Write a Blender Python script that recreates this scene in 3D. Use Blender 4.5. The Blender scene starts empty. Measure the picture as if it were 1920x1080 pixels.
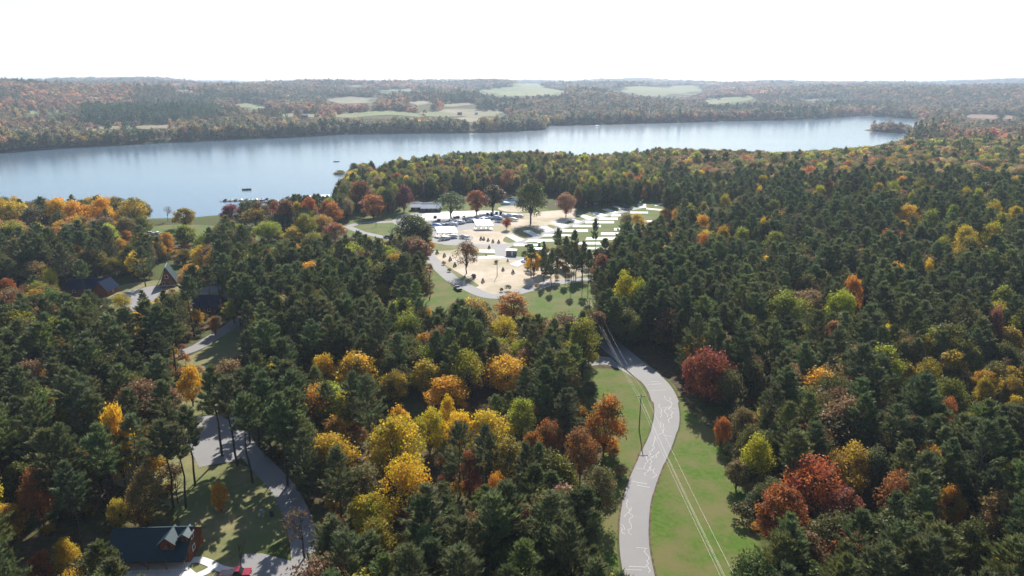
import bpy, math, random
import numpy as np
random.seed(7); rng = np.random.default_rng(7)
S = bpy.context.scene
col = S.collection
# ------------------------------------------------------------ camera
F = 1300.0; PITCH = math.radians(16.29); CH = 90.0; W0, H0 = 1920, 1080
cam = bpy.data.cameras.new('camera'); co = bpy.data.objects.new('camera', cam); col.objects.link(co)
cam.sensor_width = 36; cam.lens = 36 * F / W0; cam.clip_start = 1; cam.clip_end = 60000
co.location = (0, 0, CH); co.rotation_euler = (math.pi / 2 - PITCH, 0, 0)
S.camera = co
# ------------------------------------------------------------ sky, sun, exposure
SUN_EL, SUN_AZ = math.radians(36), math.radians(6)      # azimuth from +y towards +x
world = bpy.data.worlds.new('World'); S.world = world; world.use_nodes = True
nt = world.node_tree; nt.nodes.clear()
sky = nt.nodes.new('ShaderNodeTexSky'); sky.sky_type = 'NISHITA'; sky.sun_disc = False
sky.sun_elevation = SUN_EL; sky.sun_rotation = SUN_AZ; sky.altitude = 300
sky.air_density = 1.0; sky.dust_density = 0.6; sky.ozone_density = 1.0
bg = nt.nodes.new('ShaderNodeBackground'); bg.inputs[1].default_value = 0.088
wo = nt.nodes.new('ShaderNodeOutputWorld')
nt.links.new(sky.outputs[0], bg.inputs[0]); nt.links.new(bg.outputs[0], wo.inputs[0])
sl = bpy.data.lights.new('sun', 'SUN'); sl.energy = 5.0; sl.angle = math.radians(0.5); sl.color = (1, .95, .87)
so = bpy.data.objects.new('sun', sl); col.objects.link(so)
so.rotation_euler = (math.pi / 2 - SUN_EL, 0, -SUN_AZ + math.pi)
S.view_settings.view_transform = 'Standard'; S.view_settings.look = 'None'
S.view_settings.exposure = 0.8; S.view_settings.gamma = 1; S.view_settings.use_curve_mapping = False

HAZE = 9.5e-5
sp, cp = math.sin(PITCH), math.cos(PITCH)
def ray(px, py):
    a = (px - 960) / F; b = (py - 540) / F
    return np.array([a, cp - b * sp, -sp - b * cp])
def P(px, py, z=0.0):
    d = ray(px, py); t = (z - CH) / d[2]
    return np.array([d[0] * t, d[1] * t, z])
def proj(X, Y, Z):
    dz = Z - CH
    dep = Y * cp - dz * sp; up = Y * sp + dz * cp
    dep = np.maximum(dep, 1e-3)
    return 960 + F * X / dep, 540 - F * up / dep, dep

# ------------------------------------------------------------ helpers
def tag(o, label=None, cat=None, group=None, kind=None):
    if label: o['label'] = label
    if cat: o['category'] = cat
    if group: o['group'] = group
    if kind: o['kind'] = kind
    return o
def np_mesh(name, V, Fc, mats=()):
    """V (n,3); Fc (m,k) of one polygon size"""
    V = np.asarray(V, np.float32); Fc = np.asarray(Fc, np.int32)
    me = bpy.data.meshes.new(name); m, k = Fc.shape
    me.vertices.add(len(V)); me.vertices.foreach_set('co', V.ravel())
    me.loops.add(m * k); me.loops.foreach_set('vertex_index', Fc.ravel())
    me.polygons.add(m); me.polygons.foreach_set('loop_start', np.arange(0, m * k, k, dtype=np.int32))
    try: me.polygons.foreach_set('loop_total', np.full(m, k, np.int32))
    except Exception: pass
    for mt in mats: me.materials.append(mt)
    me.update(calc_edges=True); return me
def link(name, me, parent=None, loc=(0, 0, 0)):
    o = bpy.data.objects.new(name, me); col.objects.link(o); o.location = loc
    if parent: o.parent = parent
    return o
def empty(name, loc, rz=0.0, s=(1, 1, 1)):
    o = bpy.data.objects.new(name, None); col.objects.link(o); o.empty_display_size = .5
    o.location = loc; o.rotation_euler = (0, 0, rz); o.scale = s; return o
class MB:
    def __init__(s): s.v = []; s.f = []
    def add(s, v, f):
        n = len(s.v); s.v += [tuple(map(float, q)) for q in v]; s.f += [tuple(n + i for i in q) for q in f]; return s
    def box(s, cx, cy, cz, sx, sy, sz, rz=0.0):
        c, q = math.cos(rz), math.sin(rz); v = []
        for dz in (-.5, .5):
            for dx, dy in ((-.5, -.5), (.5, -.5), (.5, .5), (-.5, .5)):
                x, y = dx * sx, dy * sy; v.append((cx + c * x - q * y, cy + q * x + c * y, cz + dz * sz))
        return s.add(v, [(3, 2, 1, 0), (4, 5, 6, 7), (0, 1, 5, 4), (1, 2, 6, 5), (2, 3, 7, 6), (3, 0, 4, 7)])
    def tube(s, pts, r, n=6):
        pts = [np.array(p, float) for p in pts]; rs = r if hasattr(r, '__len__') else [r] * len(pts); v = []
        for i, p in enumerate(pts):
            d = pts[min(i + 1, len(pts) - 1)] - pts[max(i - 1, 0)]; d = d / (np.linalg.norm(d) + 1e-9)
            a = np.cross(d, (0, 0, 1)) if abs(d[2]) < .9 else np.cross(d, (0, 1, 0)); a /= np.linalg.norm(a); b = np.cross(d, a)
            for k in range(n):
                t = 2 * math.pi * k / n; v.append(p + rs[i] * (math.cos(t) * a + math.sin(t) * b))
        f = [(i * n + k, i * n + (k + 1) % n, (i + 1) * n + (k + 1) % n, (i + 1) * n + k) for i in range(len(pts) - 1) for k in range(n)]
        f += [tuple(range(n - 1, -1, -1)), tuple((len(pts) - 1) * n + k for k in range(n))]
        return s.add(v, f)
    def slab(s, quad, t):
        q = [np.array(p, float) for p in quad]; n = np.cross(q[1] - q[0], q[3] - q[0]); n /= np.linalg.norm(n)
        lo = [p - n * t for p in q]; k = len(q)
        return s.add(q + lo, [tuple(range(k)), tuple(range(2 * k - 1, k - 1, -1))] + [((i + 1) % k, i, k + i, k + (i + 1) % k) for i in range(k)])
    def mesh(s, name, mat):
        me = bpy.data.meshes.new(name); me.from_pydata(s.v, [], s.f); me.materials.append(mat); me.update(); return me
    def build(s, name, mat, parent=None, loc=(0, 0, 0)): return link(name, s.mesh(name, mat), parent, loc)

# ------------------------------------------------------------ materials
def newmat(name):
    m = bpy.data.materials.new(name); m.use_nodes = True; t = m.node_tree; t.nodes.clear()
    return m, t, t.nodes, t.links
def N(ns, typ, **kw):
    n = ns.new(typ)
    for k, v in kw.items(): setattr(n, k, v)
    return n
def noise(ns, ls, vec, scale, detail=4, rough=.55, dist=0):
    n = ns.new('ShaderNodeTexNoise'); n.inputs['Scale'].default_value = scale; n.inputs['Detail'].default_value = detail
    n.inputs['Roughness'].default_value = rough; n.inputs['Distortion'].default_value = dist
    if vec is not None: ls.new(vec, n.inputs['Vector'])
    return n
def ramp(ns, ls, fac, stops):
    r = ns.new('ShaderNodeValToRGB'); e = r.color_ramp.elements
    e[0].position = stops[0][0]; e[0].color = (*stops[0][1], 1); e[1].position = stops[-1][0]; e[1].color = (*stops[-1][1], 1)
    for p, c in stops[1:-1]:
        q = e.new(p); q.color = (*c, 1)
    ls.new(fac, r.inputs[0]); return r
def mixc(ns, ls, fac, a, b, mode='MIX'):
    m = ns.new('ShaderNodeMix'); m.data_type = 'RGBA'; m.blend_type = mode
    for s, x in ((m.inputs[0], fac), (m.inputs[6], a), (m.inputs[7], b)):
        if isinstance(x, (int, float)): s.default_value = x
        elif isinstance(x, tuple): s.default_value = (*x, 1)
        else: ls.new(x, s)
    return m.outputs[2]
def surf(name, stops, scale=1.0, rough=.9, detail=5, big=None, bump=0, spec=.2, metal=0):
    """noise-ramp material in object space"""
    m, t, ns, ls = newmat(name)
    tc = N(ns, 'ShaderNodeTexCoord'); v = tc.outputs['Object']
    n1 = noise(ns, ls, v, scale, detail); c = ramp(ns, ls, n1.outputs[0], stops).outputs[0]
    if big:
        n2 = noise(ns, ls, v, big[0], 4, .6); r2 = ramp(ns, ls, n2.outputs[0], [(.38, (0, 0, 0)), (.62, (1, 1, 1))])
        c = mixc(ns, ls, r2.outputs[0], c, big[1]) if len(big) < 3 else mixc(ns, ls, math_(ns, ls, 'MULTIPLY', r2.outputs[0], big[2]), c, big[1])
    b = N(ns, 'ShaderNodeBsdfPrincipled'); ls.new(c, b.inputs['Base Color']); b.inputs['Roughness'].default_value = rough
    b.inputs['Specular IOR Level'].default_value = spec; b.inputs['Metallic'].default_value = metal
    if bump:
        bp = N(ns, 'ShaderNodeBump'); bp.inputs['Strength'].default_value = bump; bp.inputs['Distance'].default_value = .1
        ls.new(n1.outputs[0], bp.inputs['Height']); ls.new(bp.outputs[0], b.inputs['Normal'])
    o = N(ns, 'ShaderNodeOutputMaterial'); ls.new(b.outputs[0], o.inputs[0]); return m
def math_(ns, ls, op, a, b=None):
    m = ns.new('ShaderNodeMath'); m.operation = op
    for s, x in ((m.inputs[0], a), (m.inputs[1], b)):
        if x is None: continue
        if isinstance(x, (int, float)): s.default_value = x
        else: ls.new(x, s)
    return m.outputs[0]
def flat(name, c, rough=.7, spec=.3, metal=0, var=.25, scale=3):
    a = tuple(x * (1 - var) for x in c); b = tuple(min(1, x * (1 + var)) for x in c)
    return surf(name, [(.3, a), (.7, b)], scale, rough, 4, None, 0, spec, metal)
def leafmat(name, trans=.35, hue_noise=.35, sat=1.0):
    m, t, ns, ls = newmat(name)
    at = N(ns, 'ShaderNodeAttribute', attribute_type='INSTANCER', attribute_name='tint')
    at2 = N(ns, 'ShaderNodeAttribute', attribute_type='INSTANCER', attribute_name='tint2')
    tc = N(ns, 'ShaderNodeTexCoord'); geo = N(ns, 'ShaderNodeNewGeometry')
    n1 = noise(ns, ls, tc.outputs['Object'], .28, 3, .6)
    r1 = ramp(ns, ls, n1.outputs[0], [(.40, (0, 0, 0)), (.66, (1, 1, 1))])
    c = mixc(ns, ls, r1.outputs[0], at.outputs['Color'], at2.outputs['Color'])
    v = N(ns, 'ShaderNodeMapRange'); v.inputs[3].default_value = .62; v.inputs[4].default_value = 1.38
    ls.new(geo.outputs['Random Per Island'], v.inputs[0])
    hs = N(ns, 'ShaderNodeHueSaturation'); ls.new(c, hs.inputs['Color']); ls.new(v.outputs[0], hs.inputs['Value'])
    hs.inputs['Saturation'].default_value = sat
    h = N(ns, 'ShaderNodeMapRange'); h.inputs[3].default_value = .485; h.inputs[4].default_value = .515
    rr = math_(ns, ls, 'FRACT', math_(ns, ls, 'MULTIPLY', geo.outputs['Random Per Island'], 17.3)); ls.new(rr, h.inputs[0]); ls.new(h.outputs[0], hs.inputs['Hue'])
    b = N(ns, 'ShaderNodeBsdfPrincipled'); ls.new(hs.outputs[0], b.inputs['Base Color']); b.inputs['Roughness'].default_value = .55
    b.inputs['Specular IOR Level'].default_value = .25
    tr = N(ns, 'ShaderNodeBsdfTranslucent'); ls.new(hs.outputs[0], tr.inputs[0])
    mx = N(ns, 'ShaderNodeMixShader'); mx.inputs[0].default_value = trans; ls.new(b.outputs[0], mx.inputs[1]); ls.new(tr.outputs[0], mx.inputs[2])
    o = N(ns, 'ShaderNodeOutputMaterial'); ls.new(mx.outputs[0], o.inputs[0]); return m
M_needle = leafmat('pine_needles', .3, .2)
M_leaf = leafmat('autumn_leaves', .45)
M_bark = surf('bark', [(.3, (.035, .027, .02)), (.7, (.11, .09, .07))], 2.5, .95)
M_ground = None
M_grass = surf('mown_grass', [(.3, (.05, .10, .008)), (.55, (.075, .135, .012)), (.75, (.12, .145, .025))], .9, .95, 6, (.11, (.14, .13, .045)), .6)
M_dry = surf('dry_grass', [(.3, (.16, .15, .06)), (.7, (.26, .22, .11))], .5, .95, 6, (.06, (.13, .15, .05)), .4)
M_sand = surf('graded_earth', [(.3, (.5, .4, .31)), (.7, (.62, .52, .41))], .35, .95, 6, (.035, (.36, .31, .2)), .4)
M_conc = surf('pale_concrete', [(.3, (.62, .60, .56)), (.7, (.75, .73, .69))], .8, .85, 4)
M_floor = surf('leaf_litter', [(.3, (.05, .035, .02)), (.5, (.11, .075, .04)), (.72, (.2, .13, .07))], .9, .95, 7, (.05, (.055, .07, .02)), .5)
def asphalt():
    m, t, ns, ls = newmat('worn_asphalt')
    tc = N(ns, 'ShaderNodeTexCoord'); v = tc.outputs['Object']
    n1 = noise(ns, ls, v, 6, 3); n2 = noise(ns, ls, v, .12, 4)
    c = ramp(ns, ls, n1.outputs[0], [(.3, (.17, .165, .165)), (.7, (.22, .215, .212))]).outputs[0]
    c = mixc(ns, ls, n2.outputs[0], c, (.27, .258, .248))
    b = N(ns, 'ShaderNodeBsdfPrincipled'); ls.new(c, b.inputs[0]); b.inputs['Roughness'].default_value = .8; b.inputs['Specular IOR Level'].default_value = .3
    o = N(ns, 'ShaderNodeOutputMaterial'); ls.new(b.outputs[0], o.inputs[0]); return m
M_road = asphalt()
M_white = flat('white_paint', (.78, .78, .76), .5, .4, 0, .06)
M_crack = flat('crack_sealant', (.62, .61, .59), .8, .2, 0, .1)
M_roofgreen = flat('dark_teal_metal_roof', (.012, .04, .05), .5, .4, 0, .12, .8)
M_roofblue = flat('dark_blue_metal_roof', (.012, .022, .05), .95, .05, 0, .12, .8)
M_log = surf('log_wall', [(.3, (.14, .045, .02)), (.7, (.27, .09, .035))], 1.5, .7)
M_glass = flat('window_glass', (.02, .025, .03), .12, .6, 0, .1)
M_wood = surf('weathered_wood', [(.3, (.12, .09, .06)), (.7, (.22, .18, .13))], 2, .85)
M_darkwall = flat('dark_brown_wall', (.05, .035, .03), .8)
M_blue = flat('blue_tarpaulin', (.02, .12, .45), .5, .4, 0, .2, .6)
M_red = flat('dark_red_paint', (.25, .01, .03), .25, .6, 0, .05)
M_black = flat('black_paint', (.015, .016, .02), .3, .6, 0, .1)
M_grey = flat('grey_metal', (.32, .33, .35), .45, .5, 0, .1)
M_taupe = flat('taupe_siding', (.22, .18, .17), .8)
M_rubber = flat('tyre_rubber', (.02, .02, .02), .9)
M_wire = flat('aluminium_wire', (.42, .42, .38), .35, .5, .3, .05)
M_barnred = flat('faded_red_wall', (.28, .08, .06), .85)
def water():
    m, t, ns, ls = newmat('lake_water')
    tc = N(ns, 'ShaderNodeTexCoord'); v = tc.outputs['Object']
    mp = N(ns, 'ShaderNodeMapping'); mp.inputs['Scale'].default_value = (.35, 1, 1); ls.new(v, mp.inputs[0])
    n1 = noise(ns, ls, mp.outputs[0], .6, 4, .6); n2 = noise(ns, ls, mp.outputs[0], .006, 4, .6)
    r = ramp(ns, ls, n2.outputs[0], [(.35, (.25, .25, .25)), (.65, (1, 1, 1))])
    bp = N(ns, 'ShaderNodeBump'); bp.inputs['Distance'].default_value = .35; ls.new(n1.outputs[0], bp.inputs['Height'])
    ls.new(math_(ns, ls, 'MULTIPLY', r.outputs[0], .22), bp.inputs['Strength'])
    b = N(ns, 'ShaderNodeBsdfPrincipled'); b.inputs['Base Color'].default_value = (.09, .14, .19, 1)
    b.inputs['Roughness'].default_value = .16; b.inputs['IOR'].default_value = 1.33; ls.new(bp.outputs[0], b.inputs['Normal'])
    o = N(ns, 'ShaderNodeOutputMaterial'); ls.new(b.outputs[0], o.inputs[0]); return m
M_water = water()

# ------------------------------------------------------------ terrain
def vnoise(x, y, s, seed=0):
    x = np.asarray(x, float) / s + 91.7 * seed; y = np.asarray(y, float) / s + 37.3 * seed
    xi = np.floor(x).astype(np.int64); yi = np.floor(y).astype(np.int64); fx = x - xi; fy = y - yi
    fx = fx * fx * (3 - 2 * fx); fy = fy * fy * (3 - 2 * fy)
    def h(a, b):
        n = (a * 374761393 + b * 668265263 + seed * 1442695041) & 0xffffffff
        n = ((n ^ (n >> 13)) * 1274126177) & 0xffffffff
        return ((n ^ (n >> 16)) & 0xffff) / 65535.0
    return (h(xi, yi) * (1 - fx) * (1 - fy) + h(xi + 1, yi) * fx * (1 - fy) + h(xi, yi + 1) * (1 - fx) * fy + h(xi + 1, yi + 1) * fx * fy) * 2 - 1
def ss(a, b, x):
    t = np.clip((x - a) / (b - a), 0, 1); return t * t * (3 - 2 * t)
LZ = -8.0
far_shore = [(-260, 300), (0, 288), (40, 284), (140, 277), (250, 271), (400, 263), (560, 257), (660, 251), (770, 250), (880, 249), (960, 247),
             (1022, 243), (1030, 236), (1200, 231.5), (1400, 226.5), (1500, 224.5), (1560, 221), (1610, 217), (1640, 219), (1655, 219), (1712, 223), (1735, 230), (1732, 246)]
near_shore = [(1722, 256, LZ), (1690, 262, 8), (1640, 272, 10), (1560, 278, 10), (1460, 284, 10), (1400, 281, 10), (1240, 277, 10), (1120, 288, 10), (1000, 282, 10),
              (860, 284, 10), (740, 296, 8), (700, 322, LZ), (655, 340, LZ), (640, 352, LZ), (630, 372, LZ), (585, 392, LZ), (500, 400, LZ), (430, 411, LZ),
              (375, 416, LZ), (270, 420, LZ), (100, 423, LZ), (-120, 425, LZ), (-420, 425, LZ)]
LAKE = np.array([P(x, y, LZ)[:2] for x, y in far_shore] + [P(x, y, z)[:2] for x, y, z in near_shore])
def inpoly(X, Y, poly):
    X = np.asarray(X, float); Y = np.asarray(Y, float); r = np.zeros(X.shape, bool); n = len(poly); j = n - 1
    for i in range(n):
        xi, yi = poly[i][0], poly[i][1]; xj, yj = poly[j][0], poly[j][1]
        c = ((yi > Y) != (yj > Y)); r ^= c & (X < (xj - xi) * (Y - yi) / ((yj - yi) + 1e-12) + xi); j = i
    return r
def sdist(X, Y, poly):
    X = np.asarray(X, float); Y = np.asarray(Y, float); d = np.full(X.shape, 1e18); n = len(poly)
    for i in range(n):
        ax, ay = poly[i][:2]; bx, by = poly[(i + 1) % n][:2]; ex, ey = bx - ax, by - ay
        t = np.clip(((X - ax) * ex + (Y - ay) * ey) / (ex * ex + ey * ey + 1e-9), 0, 1)
        d = np.minimum(d, (X - ax - t * ex) ** 2 + (Y - ay - t * ey) ** 2)
    d = np.sqrt(d); return np.where(inpoly(X, Y, poly), -d, d)
ISL = P(1663, 246, LZ)[:2]
def height(X, Y, d=None):
    X = np.asarray(X, float); Y = np.asarray(Y, float)
    if d is None: d = sdist(X, Y, LAKE)
    near = LZ + 8 * ss(0, 25, d)
    near = near + ss(150, 260, X) * ss(180, 320, Y) * ss(20, 120, d) * (5 + 6 * vnoise(X, Y, 150, 3)) + 0
    far = LZ + 3 * ss(0, 15, d) + 14 * ss(80, 500, d) + 52 * ss(350, 2600, d) + 36 * ss(2300, 6500, d) \
        + vnoise(X, Y, 1300, 1) * 44 * ss(300, 1500, d) + vnoise(X, Y, 480, 2) * 24 * ss(200, 900, d) + vnoise(X, Y, 3600, 5) * 22 * ss(2000, 5000, d)
    g = P(985, 180, 60)[:2]; far = far + 38 * np.exp(-(((X - 180) / 420) ** 2 + ((Y - 3150) / 500) ** 2)) * ss(200, 700, d)
    b = ss(900, 1500, Y); h = near * (1 - b) + far * b
    h = np.where(d < 0, LZ - np.minimum(4, -d * .15) - .3, h)
    di = np.hypot((X - ISL[0]) / 1.0, (Y - ISL[1]) / 1.6); h = np.where(di < 46, np.maximum(h, LZ - .6 + 2.2 * (1 - ss(30, 46, di))), h)
    return h
def graded(lo, hi, fine_lo, fine_hi, step, growth):
    a = list(np.arange(fine_lo, fine_hi, step)); s = step; x = fine_lo; left = []
    while x > lo: s *= growth; x -= s; left.append(x)
    s = step; x = a[-1]
    while x < hi: s *= growth; x += s; a.append(x)
    return np.array(left[::-1] + a)
gx = graded(-16000, 16000, -950, 1500, 12, 1.06); gy = graded(-600, 24000, -20, 2900, 12, 1.03)
GX, GY = np.meshgrid(gx, gy); GH = height(GX.ravel(), GY.ravel()).reshape(GX.shape)
def hgrid(X, Y):
    X = np.asarray(X, float); Y = np.asarray(Y, float)
    i = np.clip(np.searchsorted(gx, X) - 1, 0, len(gx) - 2); j = np.clip(np.searchsorted(gy, Y) - 1, 0, len(gy) - 2)
    fx = np.clip((X - gx[i]) / (gx[i + 1] - gx[i]), 0, 1); fy = np.clip((Y - gy[j]) / (gy[j + 1] - gy[j]), 0, 1)
    return GH[j, i] * (1 - fx) * (1 - fy) + GH[j, i + 1] * fx * (1 - fy) + GH[j + 1, i] * (1 - fx) * fy + GH[j + 1, i + 1] * fx * fy
def hit(px, py, up=0.0):
    d = ray(px, py); t = np.concatenate([np.arange(80, 3000, 4.), np.arange(3000, 16000, 20.)])
    X, Y, Z = d[0] * t, d[1] * t, CH + d[2] * t; k = np.argmax(Z < hgrid(X, Y) + up)
    if Z[k] >= hgrid(X[k], Y[k]) + up: k = len(t) - 1
    return np.array([X[k], Y[k], hgrid(X[k], Y[k])])
def build_ground():
    ny, nx = GX.shape; V = np.stack([GX, GY, GH], -1).reshape(-1, 3)
    idx = np.arange(nx * ny).reshape(ny, nx)
    Fc = np.stack([idx[:-1, :-1], idx[:-1, 1:], idx[1:, 1:], idx[1:, :-1]], -1).reshape(-1, 4)
    m, t, ns, ls = newmat('forest_ground')
    tc = N(ns, 'ShaderNodeTexCoord'); v = tc.outputs['Object']
    n1 = noise(ns, ls, v, .7, 7, .65); n2 = noise(ns, ls, v, .03, 5, .6); n3 = noise(ns, ls, v, .004, 4)
    c = ramp(ns, ls, n1.outputs[0], [(.3, (.035, .028, .016)), (.5, (.085, .06, .034)), (.72, (.17, .12, .07))]).outputs[0]
    g = ramp(ns, ls, n1.outputs[0], [(.3, (.04, .055, .014)), (.7, (.10, .12, .03))]).outputs[0]
    f = ramp(ns, ls, n2.outputs[0], [(.42, (0, 0, 0)), (.58, (1, 1, 1))]).outputs[0]
    c = mixc(ns, ls, f, c, g)
    b = N(ns, 'ShaderNodeBsdfPrincipled'); ls.new(c, b.inputs[0]); b.inputs['Roughness'].default_value = .95; b.inputs['Specular IOR Level'].default_value = .1
    o = N(ns, 'ShaderNodeOutputMaterial'); ls.new(b.outputs[0], o.inputs[0])
    me = np_mesh('ground', V, Fc, [m]); me.polygons.foreach_set('use_smooth', np.ones(len(Fc), bool))
    tag(link('ground', me), kind='structure')
build_ground()
lk = MB(); lk.add([(x, y, LZ) for x, y in ((-3500, 300), (3500, 300), (3500, 4600), (-3500, 4600))], [(0, 1, 2, 3)])
tag(lk.build('lake', M_water), kind='structure')

def smooth_poly(pts, k=5, closed=True):
    pts = [np.array(p, float) for p in pts]; n = len(pts); out = []
    for i in range(n if closed else n - 1):
        g = (lambda j: pts[j % n]) if closed else (lambda j: pts[min(max(j, 0), n - 1)])
        p0, p1, p2, p3 = g(i - 1), g(i), g(i + 1), g(i + 2)
        for s in range(k):
            t = s / k
            out.append(.5 * ((2 * p1) + (-p0 + p2) * t + (2 * p0 - 5 * p1 + 4 * p2 - p3) * t * t + (-p0 + 3 * p1 - 3 * p2 + p3) * t ** 3))
    if not closed: out.append(pts[-1])
    return out
def sheet(name, pxs, mat, z, smooth=True, thick=0, jit=0, label=None, parent=None):
    w = [P(x, y, 0) for x, y in pxs]
    if smooth: w = smooth_poly(w, 6)
    if jit: w = [p + np.array([random.uniform(-jit, jit), random.uniform(-jit, jit), 0]) for p in w]
    # orientation
    A = sum(w[i][0] * w[(i + 1) % len(w)][1] - w[(i + 1) % len(w)][0] * w[i][1] for i in range(len(w)))
    if A < 0: w = w[::-1]
    b = MB(); n = len(w)
    if thick: b.add([(p[0], p[1], z) for p in w] + [(p[0], p[1], z - thick) for p in w], [tuple(range(n))] + [((i + 1) % n, i, n + i, n + (i + 1) % n) for i in range(n)])
    else: b.add([(p[0], p[1], z) for p in w], [tuple(range(n))])
    return b.build(name, mat, parent)
def ribbon(name, pxs, width, mat, z, parent=None):
    w = smooth_poly([P(x, y, 0) for x, y in pxs], 8, False); n = len(w); b = MB(); v = []
    ws = width if hasattr(width, '__len__') else [width] * n
    for i, p in enumerate(w):
        d = w[min(i + 1, n - 1)] - w[max(i - 1, 0)]; d /= np.linalg.norm(d); q = np.array([-d[1], d[0], 0]) * ws[int(i * (len(ws) - 1) / (n - 1))] / 2
        v += [(*(p + q)[:2], z), (*(p - q)[:2], z)]
    b.add(v, [(2 * i, 2 * i + 1, 2 * i + 3, 2 * i + 2) for i in range(n - 1)]); o = b.build(name, mat, parent); return o, w
ST = dict(kind='structure')
# crop coordinate helpers
def c5(l): return [(900 + x / 6, 350 + y / 6) for x, y in l]
def c4(l): return [(640 + x / 6, 350 + y / 6) for x, y in l]
def c6(l): return [(760 + x / 5.053, 440 + y / 5.053) for x, y in l]
def c9(l): return [(1100 + x / 9, 350 + y / 9) for x, y in l]
# lawns
clearing = [(640, 402), (700, 396), (760, 385), (830, 384), (900, 380), (1000, 386), (1050, 396), (1130, 384), (1215, 366), (1290, 372), (1300, 392), (1262, 425), (1200, 445), (1165, 470), (1110, 500), (1110, 600),
            (1060, 625), (960, 610), (880, 590), (830, 600), (770, 590), (770, 540), (740, 470), (700, 455), (650, 440)]
tag(sheet('lawn', clearing, M_grass, .01), **ST)
sand = c6([(225, 60), (235, 190), (330, 270), (470, 430), (700, 545), (860, 575), (1050, 530), (1500, 440), (1900, 330), (2000, 100), (1800, 0)]) + \
       [(1100, 462), (1050, 470), (1000, 482), (985, 478)] + c5([(330, 680), (520, 600), (900, 445), (1080, 340), (1080, 290), (1100, 245), (700, 280), (520, 300), (350, 300), (200, 370), (-200, 430), (-400, 620)])
tag(sheet('graded_earth', sand, M_sand, .02, smooth=False, jit=.6), **ST)
for k, pl in enumerate([c5([(300, 560), (410, 622), (330, 635), (260, 610)]), c5([(620, 470), (740, 520), (680, 545), (540, 590), (380, 530), (480, 450)]), c5([(1090, 350), (1220, 380), (1130, 400), (1060, 372)]),
                        c5([(1150, 280), (1330, 345), (1290, 358), (1120, 312)]), c5([(800, 430), (900, 470), (850, 480), (760, 440)]),
                        c6([(250, 80), (480, 90), (480, 140), (250, 150)]), c6([(640, 170), (860, 180), (860, 190), (640, 200)]), c6([(330, 270), (640, 440), (690, 490), (560, 470)])]):
    tag(sheet('dry_grass_patch', pl, M_dry, .03), **ST)
tag(sheet('lawn', c5([(1090, 300), (1160, 262), (1700, 135), (1920, 140), (2150, 200), (2200, 300), (1900, 520), (1600, 620), (1000, 815), (420, 800), (320, 700), (560, 600), (900, 470), (1100, 400)]), M_grass, .025), **ST)
tag(sheet('lawn', [(250, 432), (330, 421), (420, 424), (520, 430), (480, 450), (260, 452)], M_grass, .015), **ST)
# roads beside the main one
LOT = c4([(560, 395), (640, 320), (950, 285), (1500, 270), (1800, 285), (2060, 330), (1760, 440), (1300, 500), (1050, 560), (900, 540), (700, 480)])
tag(sheet('car_park', LOT, M_road, .035, smooth=False), **ST)
tag(sheet('lot_apron', c4([(950, 300), (1480, 272), (1780, 278), (1500, 325), (1050, 372), (930, 370)]), M_conc, .045), **ST)
tag(sheet('lot_apron', c4([(1050, 560), (1300, 530), (1480, 560), (1440, 620), (1250, 650), (1050, 630)]), M_road, .04), **ST)
tag(sheet('lawn_island', c4([(240, 490), (330, 455), (560, 450), (545, 478), (370, 515), (300, 515)]), M_grass, .05), **ST)
ribbon('access_road', c4([(60, 440), (130, 475), (240, 515), (430, 560), (640, 600), (800, 620)]), 5.5, M_road, .04)
ribbon('access_road', c4([(100, 440), (200, 415), (330, 400), (460, 400), (620, 390)]), 6, M_road, .042)
ribbon('access_road', c6([(120, 90), (220, 200), (330, 320), (450, 425), (560, 485), (720, 560), (850, 585), (1000, 560), (1150, 520), (1400, 460), (1640, 430), (1900, 420)]), 7, M_road, .038)
ribbon('access_road', c5([(160, 640), (235, 720), (300, 790), (420, 805), (650, 812), (900, 810)]), 7, M_road, .044)
ribbon('camp_road', c5([(-400, 640), (-100, 655), (150, 665), (430, 635), (700, 545), (900, 470), (1100, 410), (1350, 340), (1560, 290), (1680, 260), (1790, 240)]), 6.5, M_road, .048)
for o in list(col.objects):
    if o.name.split('.')[0] in ('access_road', 'camp_road'): tag(o, **ST)
tag(sheet('gravel_turning_area', c5([(160, 680), (300, 665), (300, 780), (420, 800), (260, 800), (170, 760)]), M_road, .052), **ST)
tag(sheet('sand_beach', c5([(200, 240), (330, 215), (520, 225), (530, 275), (380, 290), (250, 270)]), M_sand, .03), **ST)
# main road with sealed cracks
road_px = [(1206, 1130), (1198, 1080), (1190, 1030), (1189, 985), (1194, 940), (1206, 900), (1222, 862), (1240, 822), (1250, 785), (1247, 752), (1232, 722), (1205, 697), (1172, 670), (1148, 650), (1130, 634), (1115, 620)]
ro, RW = ribbon('main_road', road_px, [6.0, 6.0, 6.1, 6.3, 6.6, 7.0, 8, 8.5, 8.5, 9, 9.5], M_road, .05); tag(ro, **ST)
ribbon('road_shoulder', road_px, [6.9, 6.9, 7.0, 7.2, 7.5, 7.9, 9.4, 9.9, 9.9, 10, 10.6], M_floor, .046)[0]['kind'] = 'structure'
ck = MB()
def crack(pts, w):
    for a, b in zip(pts, pts[1:]):
        d = np.array(b) - np.array(a); L = np.linalg.norm(d) + 1e-6; q = np.array([-d[1], d[0]]) / L * w / 2; e = d / L * w * .4
        ck.add([(*(a + q - e), .056), (*(a - q - e), .056), (*(b - q + e), .056), (*(b + q + e), .056)], [(0, 1, 2, 3)])
rr = random.Random(5); nW = len(RW)
def fr(s):
    i = min(max(s, 0), nW - 1.001); k = int(i); f = i - k; p = RW[k] * (1 - f) + RW[k + 1] * f; d = RW[k + 1] - RW[k]; d /= np.linalg.norm(d); return p[:2], np.array([-d[1], d[0]])
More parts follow.
